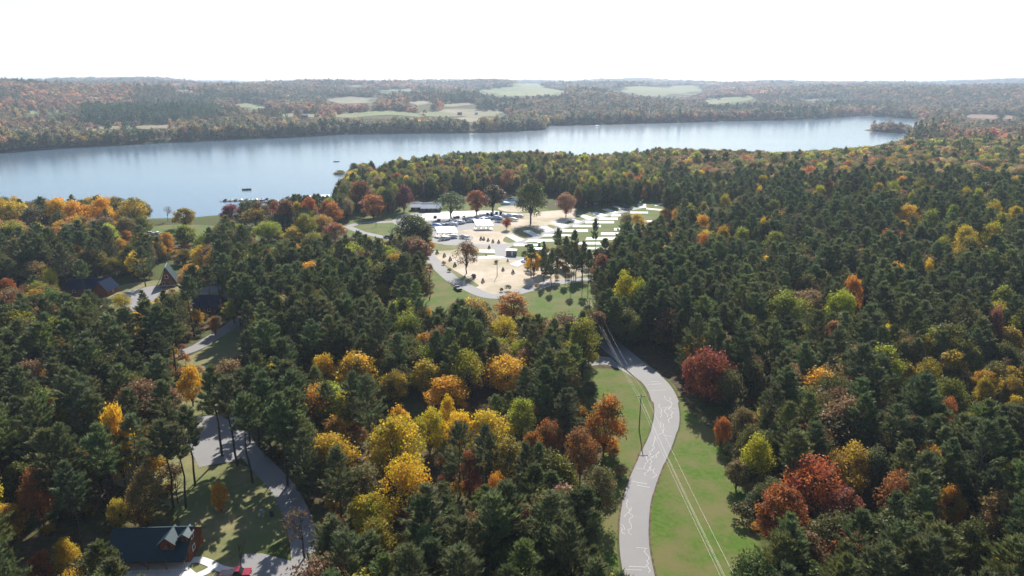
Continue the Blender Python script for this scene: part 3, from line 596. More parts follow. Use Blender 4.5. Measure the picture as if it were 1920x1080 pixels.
# feature broadleaf trees: px, py of crown top, crown width px, colour 1, colour 2, height m, landmark phrase
FEAT = [
 (605, 657, 56, 'gold', 'amber', 15, 'golden tree beside a wider one above the shaded hollow left of centre'),
 (665, 657, 90, 'gold', 'olive', 15, 'wide golden tree behind two pines left of centre'),
 (953, 663, 106, 'gold', 'amber', 13, 'flat-topped golden tree at the centre of the wood'),
 (840, 700, 90, 'gold', 'amber', 13, 'golden double-domed tree below the picture centre'),
 (945, 590, 60, 'gold', 'yg', 13, 'golden tree just below the lower camp road'),
 (740, 770, 128, 'yg', 'gold', 19, 'large yellow-green tree, the biggest of the yellow cluster'),
 (748, 752, 55, 'gold', 'amber', 14, 'golden crown rising behind the large yellow-green tree'),
 (803, 760, 66, 'gold', 'yg', 14, 'pointed golden tree, left of the three yellow domes'),
 (837, 738, 34, 'gold', 'gold', 13, 'small golden crown behind the pointed one'),
 (861, 766, 66, 'gold', 'amber', 13, 'golden dome between two others'),
 (916, 764, 90, 'gold', 'amber', 14, 'wide golden dome, right of the three yellow domes'),
 (757, 850, 104, 'gold', 'amber', 17, 'golden tree in front of the large yellow-green one'),
 (690, 918, 92, 'yg', 'gold', 12, 'low yellow-green tree near the bottom of the central wood'),
 (628, 772, 62, 'amber', 'brown', 13, 'orange-yellow tree left of the large yellow-green one'),
 (622, 908, 36, 'gold', 'olive', 8, 'small gold shrubby tree by the shaded hollow'),
 (1132, 738, 80, 'orange', 'green', 17, 'orange-topped tree at the edge of the grass verge'),
 (1325, 646, 106, 'crimson', 'rust', 15, 'crimson dome-shaped tree east of the road bend'),
 (1092, 588, 74, 'yg', 'green', 19, 'tall yellow-green tree with a clear trunk at the road junction'),
 (762, 582, 66, 'yg', 'green', 14, 'yellow-green tree in the middle wood'),
 (715, 528, 36, 'gold', 'yg', 11, 'small gold tree in the middle wood'),
 (800, 668, 76, 'yg', 'amber', 13, 'olive-yellow tree between the golden ones'),
 (735, 690, 60, 'olive', 'gold', 12, 'olive tree left of the double-domed golden one'),
 (1168, 505, 54, 'yg', 'gold', 19, 'tall yellow-green tree left of two, before the dark pines'),
 (1195, 516, 40, 'yg', 'yg', 17, 'yellow-green tree right of two, before the dark pines'),
 (962, 545, 66, 'amber', 'pink', 13, 'orange-tan tree below the sandy clearing'),
 (875, 449, 50, 'dark', 'rust', 18, 'dark russet tree standing alone on the sandy ground'),
 (774, 396, 82, 'olive', 'green', 16, 'huge rounded olive tree beside the first pavilion'),
 (782, 443, 58, 'pink', 'dark', 17, 'red-topped tree in front of the huge olive one'),
 (680, 334, 54, 'rust', 'dark', 17, 'rust tree by the lake inlet'),
 (758, 345, 38, 'plum', 'plum', 16, 'plum tree left of the marina building'),
 (729, 347, 34, 'olive', 'green', 17, 'green-gold forked tree on the lawn'),
 (700, 362, 56, 'rust', 'orange', 13, 'orange-red tree on the lakeside lawn'),
 (846, 358, 62, 'green', 'green', 15, 'green tree beside the paved lot'),
 (894, 352, 44, 'rust', 'red', 15, 'red-brown tree behind the row of covered boats'),
 (924, 342, 56, 'green', 'plum', 18, 'purple-topped green tree beside the portable toilets'),
 (950, 406, 20, 'orange', 'red', 8, 'small round orange tree on bare earth'),
 (995, 334, 62, 'olive', 'green', 27, 'very tall thin-crowned green tree in the camp'),
 (1061, 358, 42, 'pink', 'tan', 15, 'salmon-coloured tree at the head of the campsite pads'),
 (435, 380, 46, 'crimson', 'plum', 13, 'dark red round tree at the lakeshore'),
 (480, 388, 56, 'amber', 'dark', 11, 'amber tree right of the dark red shore tree'),
 (540, 370, 50, 'rust', 'dark', 15, 'dark rust tree in the shore row'), (560, 372, 26, 'gold', 'dark', 14, 'thin gold tree in the shore row'),
 (582, 364, 34, 'red', 'orange', 16, 'bright red-orange tree in the shore row'), (625, 378, 42, 'orange', 'rust', 12, 'orange tree by the marina docks'),
 (605, 400, 40, 'amber', 'tan', 12, 'tan tree right of the shore row'), (625, 415, 50, 'brown', 'orange', 12, 'brown-orange tree beside the left lawn'),
 (648, 340, 26, 'green', 'olive', 12, 'dark green tree by the boat ramp'), (665, 302, 22, 'green', 'olive', 14, 'slender green tree on the point'), (697, 298, 18, 'olive', 'olive', 13, 'thin olive tree on the point'), (636, 318, 28, 'olive', 'gold', 9, 'low olive tree at the tip of the point'),
 (525, 395, 60, 'green', 'green', 12, 'green tree in front of the shore row'), (500, 412, 62, 'yg', 'yg', 13, 'bright yellow-green tree below the shore row'), (548, 422, 42, 'yg', 'gold', 12, 'yellow tree right of the bright yellow-green one'),
 (255, 368, 62, 'olive', 'gold', 18, 'dark gold tree standing clear at the shore'), (348, 386, 48, 'gold', 'olive', 12, 'gold-olive round tree on the shore lawn'),
 (115, 366, 46, 'amber', 'gold', 18, 'amber tree, second in the left shore row'), (150, 372, 56, 'gold', 'amber', 17, 'golden tree in the left shore row'), (196, 366, 42, 'gold', 'amber', 19, 'slender golden tree ending the left shore row'),
 (30, 372, 66, 'gold', 'olive', 18, 'gold-olive tree at the left frame edge'), (72, 384, 62, 'dark', 'brown', 16, 'dark bronze tree in the left shore row'), (10, 368, 46, 'amber', 'gold', 16, 'golden tree, first in the left shore row'),
 (232, 428, 34, 'amber', 'rust', 10, 'small amber tree below the shore lawn'), (345, 418, 50, 'yg', 'dark', 14, 'yellow-green tree below the shore lawn'),
 (237, 748, 58, 'gold', 'amber', 24, 'tall narrow golden tree in the left wood'), (352, 684, 54, 'amber', 'gold', 13, 'orange-yellow tree beside the left lane'),
 (407, 900, 36, 'amber', 'gold', 8, 'small amber tree near the cabin lawn'), (62, 486, 60, 'pink', 'yg', 15, 'pinkish and yellow tree at far left'), (90, 500, 30, 'yg', 'gold', 13, 'narrow yellow-green tree left of the blue-roofed cabin'), (8, 515, 38, 'rust', 'orange', 14, 'orange-rust tree at the left frame edge'),
 (72, 1030, 52, 'red', 'orange', 7, 'small red tree at the bottom left'), (15, 940, 60, 'amber', 'brown', 9, 'amber tree at the bottom left edge'), (118, 1010, 50, 'gold', 'amber', 8, 'low gold tree left of the log cabin'),
 (215, 930, 40, 'gold', 'tan', 8, 'small gold tree above the log cabin'), (355, 492, 48, 'amber', 'orange', 13, 'orange tree right of the A-frame cabin'), (225, 550, 40, 'gold', 'yg', 9, 'gold tree left of the turning area'),
 (365, 575, 30, 'gold', 'orange', 9, 'gold and orange tree under the pine trunks'), (400, 590, 24, 'orange', 'red', 8, 'orange-red tree under the pine trunks'), (210, 480, 40, 'olive', 'gold', 10, 'olive-gold tree above the cabins'),
 (1480, 544, 78, 'yg', 'olive', 15, 'left one of two yellow-green domes in the right wood'), (1582, 536, 64, 'yg', 'yg', 14, 'right one of two yellow-green domes in the right wood'), (1602, 511, 44, 'amber', 'orange', 11, 'orange-yellow tree behind the right dome'),
 (1535, 852, 118, 'red', 'orange', 17, 'fiery red-orange tree in the lower right wood'), (1475, 898, 108, 'orange', 'plum', 16, 'orange-plum tree left of the fiery one'), (1590, 905, 88, 'plum', 'red', 15, 'dark red tree right of the fiery one'),
 (1600, 822, 84, 'amber', 'brown', 16, 'amber-brown tree above the fiery one'), (1425, 812, 66, 'yg', 'gold', 13, 'yellow tree at the edge of the east verge'), (1357, 778, 36, 'orange', 'rust', 9, 'small orange tree below the crimson dome'),
 (1395, 760, 56, 'olive', 'tan', 11, 'olive-tan tree right of the small orange one'), (1372, 690, 60, 'olive', 'brown', 14, 'olive tree right of the crimson dome'), (1410, 665, 70, 'olive', 'brown', 15, 'brown-olive tree on the wood edge'), (1385, 860, 50, 'tan', 'olive', 8, 'pale tan tree on the east verge edge'),
 (1125, 870, 80, 'olive', 'tan', 14, 'olive tree leaning over the road edge'), (1090, 800, 66, 'brown', 'orange', 14, 'brown-orange tree left of the orange-topped one'), (1030, 780, 62, 'rust', 'olive', 13, 'rusty tree in the lower wood'), (880, 838, 46, 'red', 'olive', 13, 'red-tipped tree in the lower wood'), (930, 880, 40, 'amber', 'orange', 12, 'amber tree in the lower wood'), (1000, 800, 50, 'orange', 'olive', 13, 'orange-olive tree in the lower wood'),
 (1320, 373, 28, 'yg', 'olive', 13, 'upper yellow-green tree by the camp edge'), (1320, 398, 34, 'gold', 'amber', 12, 'golden tree by the camp edge'), (1362, 363, 28, 'yg', 'gold', 12, 'yellow-green tree past the camp'), (1357, 418, 30, 'gold', 'olive', 12, 'gold tree in the pine edge'), (1392, 422, 38, 'yg', 'olive', 13, 'olive-yellow tree in the pine edge'),
 (1321, 432, 28, 'orange', 'rust', 11, 'orange tree in the pine edge'), (1455, 426, 50, 'yg', 'olive', 14, 'broad yellow-green tree among pines'), (1453, 369, 38, 'olive', 'yg', 14, 'olive tree among pines'), (1433, 325, 24, 'gold', 'olive', 12, 'gold tree far in the pines'), (1425, 348, 18, 'gold', 'gold', 11, 'tiny gold tree in the pines'), (1433, 402, 18, 'gold', 'yg', 11, 'little gold tree amid dark pines'),
 (1540, 344, 30, 'yg', 'gold', 13, 'yellow-green tree with gold skirt'), (1678, 336, 30, 'yg', 'yg', 14, 'yellow-green tree right of a gold one'), (1650, 337, 26, 'gold', 'olive', 13, 'gold tree left of a yellow-green one'), (1713, 353, 20, 'yg', 'yg', 11, 'small bright yellow-green tree'),
 (1706, 380, 42, 'gold', 'amber', 13, 'bright golden tree amid the right-hand pines'), (1748, 391, 44, 'yg', 'olive', 13, 'round yellow-green tree beside the bright golden one'), (1813, 346, 28, 'yg', 'gold', 13, 'upper left of a yellow-green pair'), (1838, 349, 26, 'yg', 'yg', 13, 'upper right of a yellow-green pair'), (1728, 330, 28, 'olive', 'yg', 13, 'dull olive tree high in the wood'), (1790, 376, 32, 'olive', 'yg', 13, 'dull yellow-green tree in the wood'),
 (1790, 409, 30, 'yg', 'olive', 13, 'small yellow-green dome among the right-hand pines'), (1817, 418, 48, 'gold', 'yg', 15, 'large yellow dome near the right edge'), (1866, 414, 48, 'yg', 'gold', 15, 'large yellow-green dome near the right edge'), (1773, 437, 36, 'yg', 'olive', 12, 'yellow-green dome left of the large pair'), (1822, 438, 44, 'yg', 'olive', 13, 'yellow-green dome below the large pair'),
 (1868, 371, 32, 'yg', 'gold', 12, 'yellow-green tree high up left of the right edge gold'), (1908, 379, 34, 'gold', 'yg', 13, 'golden tree at the right edge'), (1880, 391, 34, 'yg', 'yg', 12, 'yellow-green tree below the right edge gold'), (1905, 331, 28, 'olive', 'yg', 13, 'olive tree at the right edge'), (1745, 484, 26, 'gold', 'gold', 10, 'small bright yellow tree in dark pines'),
 (1700, 672, 44, 'gold', 'olive', 12, 'yellow-brown tree in the right wood'), (1789, 651, 62, 'gold', 'brown', 14, 'golden-brown tree in the right wood'), (1747, 668, 54, 'olive', 'gold', 13, 'olive-gold tree in the right wood'), (1832, 647, 44, 'yg', 'dark', 14, 'dark yellow-green tree in the right wood'), (1900, 607, 56, 'gold', 'brown', 14, 'gold-brown tree at the right edge'),
 (1790, 703, 72, 'olive', 'yg', 13, 'pale olive tree in the right wood'), (1853, 706, 38, 'gold', 'olive', 11, 'gold tree right of the pale olive one'), (1900, 698, 52, 'olive', 'gold', 12, 'olive-gold tree at the right edge'), (1910, 738, 40, 'gold', 'olive', 11, 'gold tree at the lower right edge'), (1783, 740, 34, 'orange', 'brown', 11, 'orange-brown tree in the right wood'),
 (1567, 590, 42, 'tan', 'rust', 11, 'pinkish-brown tree below the domes'), (1885, 526, 54, 'yg', 'olive', 14, 'yellow-green tree near the right edge'), (1517, 508, 52, 'olive', 'brown', 13, 'olive-brown tree behind the left dome'), (1875, 572, 32, 'pink', 'brown', 11, 'pink-brown tree near the right edge'), (1250, 388, 30, 'amber', 'olive', 11, 'amber tree at the right end of the camp'),
 (1196, 398, 32, 'gold', 'amber', 12, 'gold tree over the campsite pads'), (1175, 398, 30, 'brown', 'olive', 13, 'brown tree over the campsite pads'), (1173, 347, 28, 'green', 'dark', 13, 'dark green round tree at the head of the camp road'), (1128, 470, 46, 'rust', 'brown', 17, 'rusty-brown tree beside the pine clump'),
 (1790, 905, 60, 'orange', 'yg', 13, 'orange and yellow tree in the lower right pines'), (1835, 975, 80, 'olive', 'green', 15, 'olive tree in the bottom right corner'), (1650, 830, 60, 'pinelight', 'green', 15, 'grey-green tree right of the amber-brown one'),
]
# feature pines: px, py top, base-fraction variant, height, landmark
FPINE = [(1047, 430, 7, 22), (1078, 434, 7, 22), (1062, 445, 7, 20), (1020, 454, 6, 19), (1117, 413, 7, 26), (1095, 455, 7, 21), (1105, 470, 7, 20), (1035, 470, 7, 17), (1072, 470, 7, 18), (1135, 448, 2, 20),
         (1160, 440, 1, 20), (1190, 450, 0, 21), (1215, 445, 3, 21), (1240, 450, 0, 22), (1262, 455, 1, 22), (1285, 452, 5, 22), (1310, 460, 0, 22), (1335, 470, 1, 22), (1230, 480, 6, 20), (1300, 500, 1, 20), (1345, 500, 0, 21), (1370, 480, 3, 22), (1400, 495, 1, 22),
         (395, 690, 4, 24), (425, 712, 7, 23), (300, 715, 2, 20), (735, 440, 1, 18), (690, 600, 0, 16), (860, 795, 5, 18), (910, 800, 0, 17), (660, 700, 0, 19), (610, 720, 5, 17), (630, 840, 2, 20), (1000, 610, 1, 18), (1040, 600, 0, 19), (1020, 640, 5, 18), (985, 690, 0, 16),
         (150, 720, 1, 22), (60, 750, 5, 22), (110, 800, 0, 22), (30, 690, 3, 22), (320, 560, 5, 21), (165, 545, 1, 18), (265, 545, 6, 14), (360, 500, 7, 24), (350, 520, 7, 23), (385, 500, 7, 22), (440, 515, 4, 22), (465, 500, 1, 20), (1150, 488, 3, 22), (1180, 478, 5, 23), (1210, 488, 0, 23), (1232, 500, 1, 23), (1255, 492, 2, 23), (1280, 505, 5, 23), (1305, 520, 0, 23), (1330, 515, 3, 22), (1355, 535, 1, 22), (1240, 530, 4, 22), (1268, 540, 0, 21), (1225, 525, 7, 22), (455, 745, 7, 22), (492, 700, 4, 23), (522, 742, 4, 23), (300, 792, 7, 21), (326, 800, 7, 20), (345, 765, 4, 20), (180, 800, 4, 22), (470, 690, 7, 22), (545, 700, 7, 22), (120, 870, 4, 20), (200, 1030, 5, 10), (1750, 1010, 5, 20)]
TRUNKY = {(875, 449), (1092, 588), (846, 358), (894, 352), (924, 342), (995, 334), (1061, 358), (950, 406), (255, 368), (196, 366), (237, 748), (729, 347)}
BASEY = {(846, 358): 410, (894, 352): 404, (924, 342): 399, (995, 334): 420, (1061, 358): 407, (950, 406): 431, (875, 449): 513, (774, 396): 466, (729, 347): 401, (758, 345): 398, (700, 362): 408, (680, 334): 397, (625, 378): 425, (648, 340): 400,
         (435, 380): 420, (255, 368): 435, (348, 386): 427, (196, 366): 436, (150, 372): 436, (115, 366): 438, (30, 372): 438, (72, 384): 445, (10, 368): 436, (1173, 347): 387, (1092, 588): 712, (1132, 738): 856, (1325, 646): 757, (665, 302): 335, (697, 298): 332, (237, 748): 922, (540, 370): 428, (560, 372): 430, (582, 364): 428, (480, 388): 428, (1168, 505): 612, (1195, 516): 612}
feat_trees = []          # X,Y,Z,H,W,variant,...
for i, (px, py, w, c1, c2, H, lb) in enumerate(FEAT):
    if px > 1250 and py < 605: H = max(H, 19.5)
    p = P(px, py, H); z = float(hgrid(p[0], p[1]))
    for _ in range(4): p = P(px, py, z + H); z = float(hgrid(p[0], p[1]))
    if (px, py) in BASEY:
        p = P(px, BASEY[(px, py)], 0); z = float(hgrid(p[0], p[1])); p = P(px, BASEY[(px, py)], z); hs_ = np.linspace(4, 45, 400); H = float(hs_[np.argmin(np.abs(proj(p[0], p[1], z + hs_)[1] - py))])
    if (px, py) not in TRUNKY: z -= .1 * H; H *= 1.1
    dep = proj(p[0], p[1], z + H * .6)[2]; feat_trees.append(dict(kind='b', X=p[0], Y=p[1], Z=z, H=H, W=float(w * 1.08 * dep / F), c=(c1, c2), label=lb, px=px, py=py, w=w, v=i % len(BROAD)))
for i, (px, py, v, H) in enumerate(FPINE):
    p = P(px, py, H); z = float(hgrid(p[0], p[1])); p = P(px, py, z + H); z = float(hgrid(p[0], p[1])); dep = proj(p[0], p[1], z + H * .6)[2]
    feat_trees.append(dict(kind='p', X=p[0], Y=p[1], Z=z, H=H, W=(3.8 if i == 4 else 5.4 if i < 9 else 8.8) * H / 20, c=('pine', 'pinelight'), px=px, py=py, w=8 * F / dep * H / 20, v=v))
FX = np.array([[t['X'], t['Y'], t['px'], t['py'], t['w'], proj(t['X'], t['Y'], t['Z'])[2]] for t in feat_trees])

# ------------------------------------------------------------ random forest
def scatter(y0, y1, cell, xm=50):
    ys = np.arange(y0, y1, cell); pts = []
    for y in ys:
        hw = .80 * y + xm; xs = np.arange(-hw, hw, cell); pts.append(np.stack([xs, np.full(len(xs), y)], -1))
    p = np.concatenate(pts); p[:, 1] += 0; p += rng.uniform(-.48, .48, p.shape) * cell; return p
def zones(px, py, X, Y):
    """probability of pine, density and deciduous palette per tree, from where it stands"""
    n = len(px); pine = np.full(n, .62); dens = np.ones(n); pal = np.zeros(n, int)
    A = ['olive', 'yg', 'brown', 'green', 'tan', 'amber', 'gold', 'rust']
    W_ = {0: [.34, .14, .2, .1, .1, .05, .03, .04], 1: [.42, .12, .16, .18, .07, .02, .0, .03], 2: [.34, .10, .2, .13, .16, .05, .0, .04], 3: [.22, .1, .2, .06, .12, .14, .08, .08], 4: [.3, .22, .1, .2, .06, .05, .05, .02]}
    right = (px > 1240) & (py > 330); pine[right] = .68
    strip = (py <= 342) & (px > 1200); pine[strip] = .06; pal[strip] = 2
    tr = (py > 335) & (py < 365) & (px > 1200) & (px < 1800); pine[tr] = .45
    pen = (px > 640) & (px <= 1240) & (py < 400); pine[pen] = .08; pal[pen] = 1
    cl = (px > 230) & (px < 760) & (py > 395) & (py < 580); pine[cl] = .45; pal[cl] = 4
    ul = (px <= 230) & (py < 470); pine[ul] = .1; pal[ul] = 3
    lb = (px < 580) & (py >= 580); pine[lb] = .68; pal[lb] = 3; dens[lb] = .62
    lm = (px < 340) & (py >= 440) & (py < 640); pine[lm] = .55; pal[lm] = 3; dens[lm] = .8
    ce = (px > 560) & (px < 1190) & (py > 560); pine[ce] = .6; pal[ce] = 0
    e2 = (px > 1330) & (px < 1700) & (py > 640); pine[e2] = .45; pal[e2] = 0
    rf = (px > 1640) & (py < 300); pine[rf] = .1; pal[rf] = 2
    cum = {k: np.cumsum(v) / np.sum(v) for k, v in W_.items()}; u = rng.random(n); ci = np.zeros(n, int)
    for k in cum: s = pal == k; ci[s] = np.searchsorted(cum[k], u[s])
    return pine, dens, np.clip(ci, 0, 7), A
def make_band(y0, y1, cell, ybias=0):
    p = scatter(y0, y1, cell); X, Y = p[:, 0], p[:, 1]; d = sdist(X, Y, LAKE); k = d > 3; X, Y, d = X[k], Y[k], d[k]
    Z = hgrid(X, Y); px, py, _ = proj(X, Y, Z + 12)
    pine, dens, ci, A = zones(px, py, X, Y); clump = vnoise(X, Y, 28, 11) * .25
    isp = rng.random(len(X)) < np.where(pine < .2, pine * .6, np.clip(pine + clump, 0, 1)); n = len(X)
    H = np.where(isp, rng.normal(18.5, 2.6, n), rng.normal(14.5, 2.2, n)); H = np.clip(H, 9, 25)
    right = (px > 1250) & (py > 560); H[right] *= .95
    Wd = np.where(isp, H * rng.uniform(.40, .54, n), H * rng.uniform(.66, .95, n))
    pen = (px > 700) & (px <= 1240) & (py < 400); Wd[pen & ~isp] *= .7; H[pen & ~isp] *= 1.15
    lbz = (px < 580) & (py > 780); Wd[lbz & ~isp] *= .72
    bx, by, _b = proj(X, Y, Z); keep = (rng.random(n) < dens) & (~inpoly(bx, by, [(290, 890), (345, 800), (380, 900), (470, 890), (560, 1000), (480, 1040), (380, 1000), (300, 985)]) | (rng.random(n) < .2)); keep &= ~covers(X, Y, Z, H, Wd / 2, .25)
    # keep the crowns of the hand-placed trees in sight and the trunks apart
    qx, qy, qd = proj(X, Y, Z + H * .72); qr = Wd / 2 * F / qd; qt = proj(X, Y, Z + H)[1]; qb = proj(X, Y, Z)[1]
    for fi, f in enumerate(FX):
        keep &= np.hypot(X - f[0], Y - f[1]) > 2.6
        if fi >= len(FEAT) + 10: continue
        cx, cy = f[2], f[3] + f[4] * .36
        keep &= ~((qd < f[5] + 2) & (np.abs(qx - cx) < (f[4] * .44 + qr * .55)) & (qt - cy < f[4] * .16) & (qb > f[3]))
    s = keep; return dict(X=X[s], Y=Y[s], Z=Z[s], H=H[s], W=Wd[s], isp=isp[s], ci=ci[s], d=d[s], A=A)
def cat_(bands): return {k: (bands[0][k] if k == 'A' else np.concatenate([b[k] for b in bands])) for k in bands[0]}
B = cat_([make_band(60, 330, 4.7), make_band(330, 700, 5.6), make_band(700, 1250, 7.4)])
n = len(B['X']); print('near-side trees', n)
qx, qy, qd = proj(B['X'], B['Y'], B['Z'] + B['H'] * .7); inview = (qx > -20) & (qx < 1940) & (qy < 1110) & (qy > 0)
size = np.where(inview, B['W'] * B['H'] / qd ** 2, 0)
nfp = len(FPINE); nfb = len(FEAT)
def rank_pick(sel, k):
    idx = np.where(sel & inview)[0]; return idx[np.argsort(-size[idx])][:k]
ip = rank_pick(B['isp'], 300 - nfp); ib = rank_pick(~B['isp'], 300 - nfb)
def jitc(c, s=.18):
    c = np.asarray(c, float); f = 1 + rng.normal(0, s, (c.shape[0], 1)); return np.clip(c * f * (1 + rng.normal(0, .07, c.shape)), .004, .9)
names = B['A']; palc = np.array([PAL[a] for a in names])
t1 = np.where(B['isp'][:, None], np.array(PAL['pine']), palc[B['ci']]); alt = np.roll(B['ci'], 1)
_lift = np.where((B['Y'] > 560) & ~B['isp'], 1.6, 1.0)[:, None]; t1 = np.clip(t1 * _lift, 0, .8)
t2 = np.where(B['isp'][:, None], np.array(PAL['pinelight']), palc[B['ci']] * .6 + palc[alt] * .4)
_ol = (B['isp'] & (rng.random(n) < .3))[:, None]; t1 = np.where(_ol, t1 * [1.25, 1.12, .7], t1); t1 = jitc(t1, .22); t2 = jitc(t2, .24)
rz = rng.uniform(0, 6.283, n)

LM = [(t['px'], t['py'] + t['w'] * .3, t['label'], t) for t in feat_trees if t['kind'] == 'b']
LM += [(290, 1020, 'log cabin', None), (310, 510, 'A-frame cabin', None), (160, 540, 'blue-roofed cabin in the left wood', None), (1202, 800, 'utility pole', None)]
def where(px, py, skip=None):
    best = min((l for l in LM if l[3] is not skip or skip is None), key=lambda l: (l[0] - px) ** 2 + (1.3 * (l[1] - py)) ** 2)
    dx, dy = px - best[0], py - best[1]; dd = math.hypot(dx, dy)
    far = 'close' if dd < 45 else ('somewhat' if dd < 110 else 'well')
    if abs(dx) > abs(dy): rel = 'right of' if dx > 0 else 'left of'
    else: rel = 'in front of' if dy > 0 else 'behind'
    short = ' '.join(best[2].split()[:9])
    return '%s %s the %s' % (far, rel, short)
used = {}
def finish_label(o, base, tail, cat):
    lab = ' '.join((base + ' ' + tail).split()[:15])
    while lab.split()[-1] in ('the', 'of', 'in', 'a', 'and', 'at', 'by', 'to', 'with', 'left', 'right', 'below', 'beside', 'behind', 'on', 'above', 'from', 'two', 'three', 'an'): lab = ' '.join(lab.split()[:-1])
    o['category'] = cat; used.setdefault(lab, []).append(o)
def tree_obj(kind, X, Y, Z, H, W, rzz, v, c1, c2):
    if kind == 'p':
        o = empty('pine_tree', (X, Y, Z), rzz, (W / 8.4, W / 8.4, H / 20)); cm, tm = PINE[v], PINE_T[v]
    else:
        bw = (12, 11, 13, 10, 12, 11, 9)[v] * 1.14
        o = empty('broadleaf_tree', (X, Y, Z), rzz, (W / bw, W / bw, H / 16)); cm, tm = BROAD[v], BROAD_T[v]
    c = link('crown', cm, o); c['tint'] = [float(a) for a in c1]; c['tint2'] = [float(a) for a in c2]
    link('trunk', tm, o); return o
for t in feat_trees:
    c1 = jitc(np.array([PAL[t['c'][0]]]), .08)[0]; c2 = jitc(np.array([PAL[t['c'][1]]]), .08)[0]
    o = tree_obj(t['kind'], t['X'], t['Y'], t['Z'], t['H'], t['W'], random.uniform(0, 6.28), t['v'], c1, c2)
    if t['kind'] == 'b': tag(o, ' '.join(t['label'].split()[:16]), 'tree')
    else: finish_label(o, 'tall %s pine' % ('bare-trunked' if t['v'] in (4, 7) else 'dark green'), where(t['px'], t['py']), 'tree')
for ii, kind in ((ip, 'p'), (ib, 'b')):
    for i in ii:
        v = int(rng.integers(8 if kind == 'p' else 7))
        if kind == 'p' and qx[i] < 600 and rng.random() < .45: v = int(rng.choice([4, 7, 2]))
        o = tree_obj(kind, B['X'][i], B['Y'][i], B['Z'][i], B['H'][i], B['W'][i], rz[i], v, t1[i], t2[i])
        sz = 'tall' if B['H'][i] > (19 if kind == 'p' else 15) else ('small' if B['H'][i] < (16.5 if kind == 'p' else 13) else 'middling')
        cw = 'dark green' if kind == 'p' else WORD[names[B['ci'][i]]]
        finish_label(o, '%s %s %s' % (sz, cw, 'pine' if kind == 'p' else 'leafy tree'), where(qx[i], qy[i]), 'tree')
rest = np.ones(n, bool); rest[ip] = False; rest[ib] = False
nearm = B['Y'] < 720
def put(name, sel, libn, np_, nb, label, isb):
    idx = np.where(sel)[0]; k = len(idx)
    if not k: return
    isp = B['isp'][idx]; pick = np.where(isp, rng.integers(0, np_, k), np_ + rng.integers(0, nb, k))
    sx = np.where(isp, B['W'][idx] / 8.4, B['W'][idx] / 12.5); sz = np.where(isp, B['H'][idx] / 20, B['H'][idx] / 16)
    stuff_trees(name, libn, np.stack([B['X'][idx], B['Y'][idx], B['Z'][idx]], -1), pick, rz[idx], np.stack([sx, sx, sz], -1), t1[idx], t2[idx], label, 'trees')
put('pine_forest', rest & nearm & B['isp'], 'near_tree', 8, 7, 'dense dark green pines filling the nearer wood', 0)
put('autumn_forest', rest & nearm & ~B['isp'], 'near_tree', 8, 7, 'mixed autumn trees scattered through the nearer wood', 1)
put('pine_forest', rest & ~nearm & B['isp'], 'mid_tree', 5, 6, 'dark pine canopy stretching back to the lake', 0)
put('autumn_forest', rest & ~nearm & ~B['isp'], 'mid_tree', 5, 6, 'olive and rust autumn canopy along the near lakeshore', 1)
# undergrowth
p = scatter(80, 420, 4.2); X, Y = p[:, 0], p[:, 1]; Z = hgrid(X, Y); pxu, pyu, _ = proj(X, Y, Z + 2)
dens = np.where(pxu < 600, .6, .6); H = rng.uniform(2, 5.5, len(X)); Wd = H * rng.uniform(.8, 1.3, len(X))
k = (rng.random(len(X)) < dens) & ~covers(X, Y, Z, H, Wd / 2, .1) & (vnoise(X, Y, 14, 21) > -.25)
k &= ~inpoly(pxu, pyu, [(360, 890), (420, 880), (520, 920), (540, 1000), (470, 1040), (385, 1060), (375, 985)]) | (rng.random(len(X)) < .12)
X, Y, Z, H, Wd = X[k], Y[k], Z[k], H[k], Wd[k]; m_ = len(X); uc = rng.choice(['olive', 'brown', 'amber', 'rust', 'green', 'tan', 'gold', 'orange'], m_, p=[.24, .2, .12, .1, .14, .1, .05, .05])
uc = jitc(np.array([PAL[a] for a in uc]) * .9)
stuff_trees('undergrowth', 'mid_tree', np.stack([X, Y, Z - .2], -1), 5 + rng.integers(0, 6, m_), rng.uniform(0, 6.28, m_), np.stack([Wd / 12.5, Wd / 12.5, H / 16], -1), uc, np.roll(uc, 1, 0), 'low autumn shrubs and saplings under the trees', 'undergrowth')
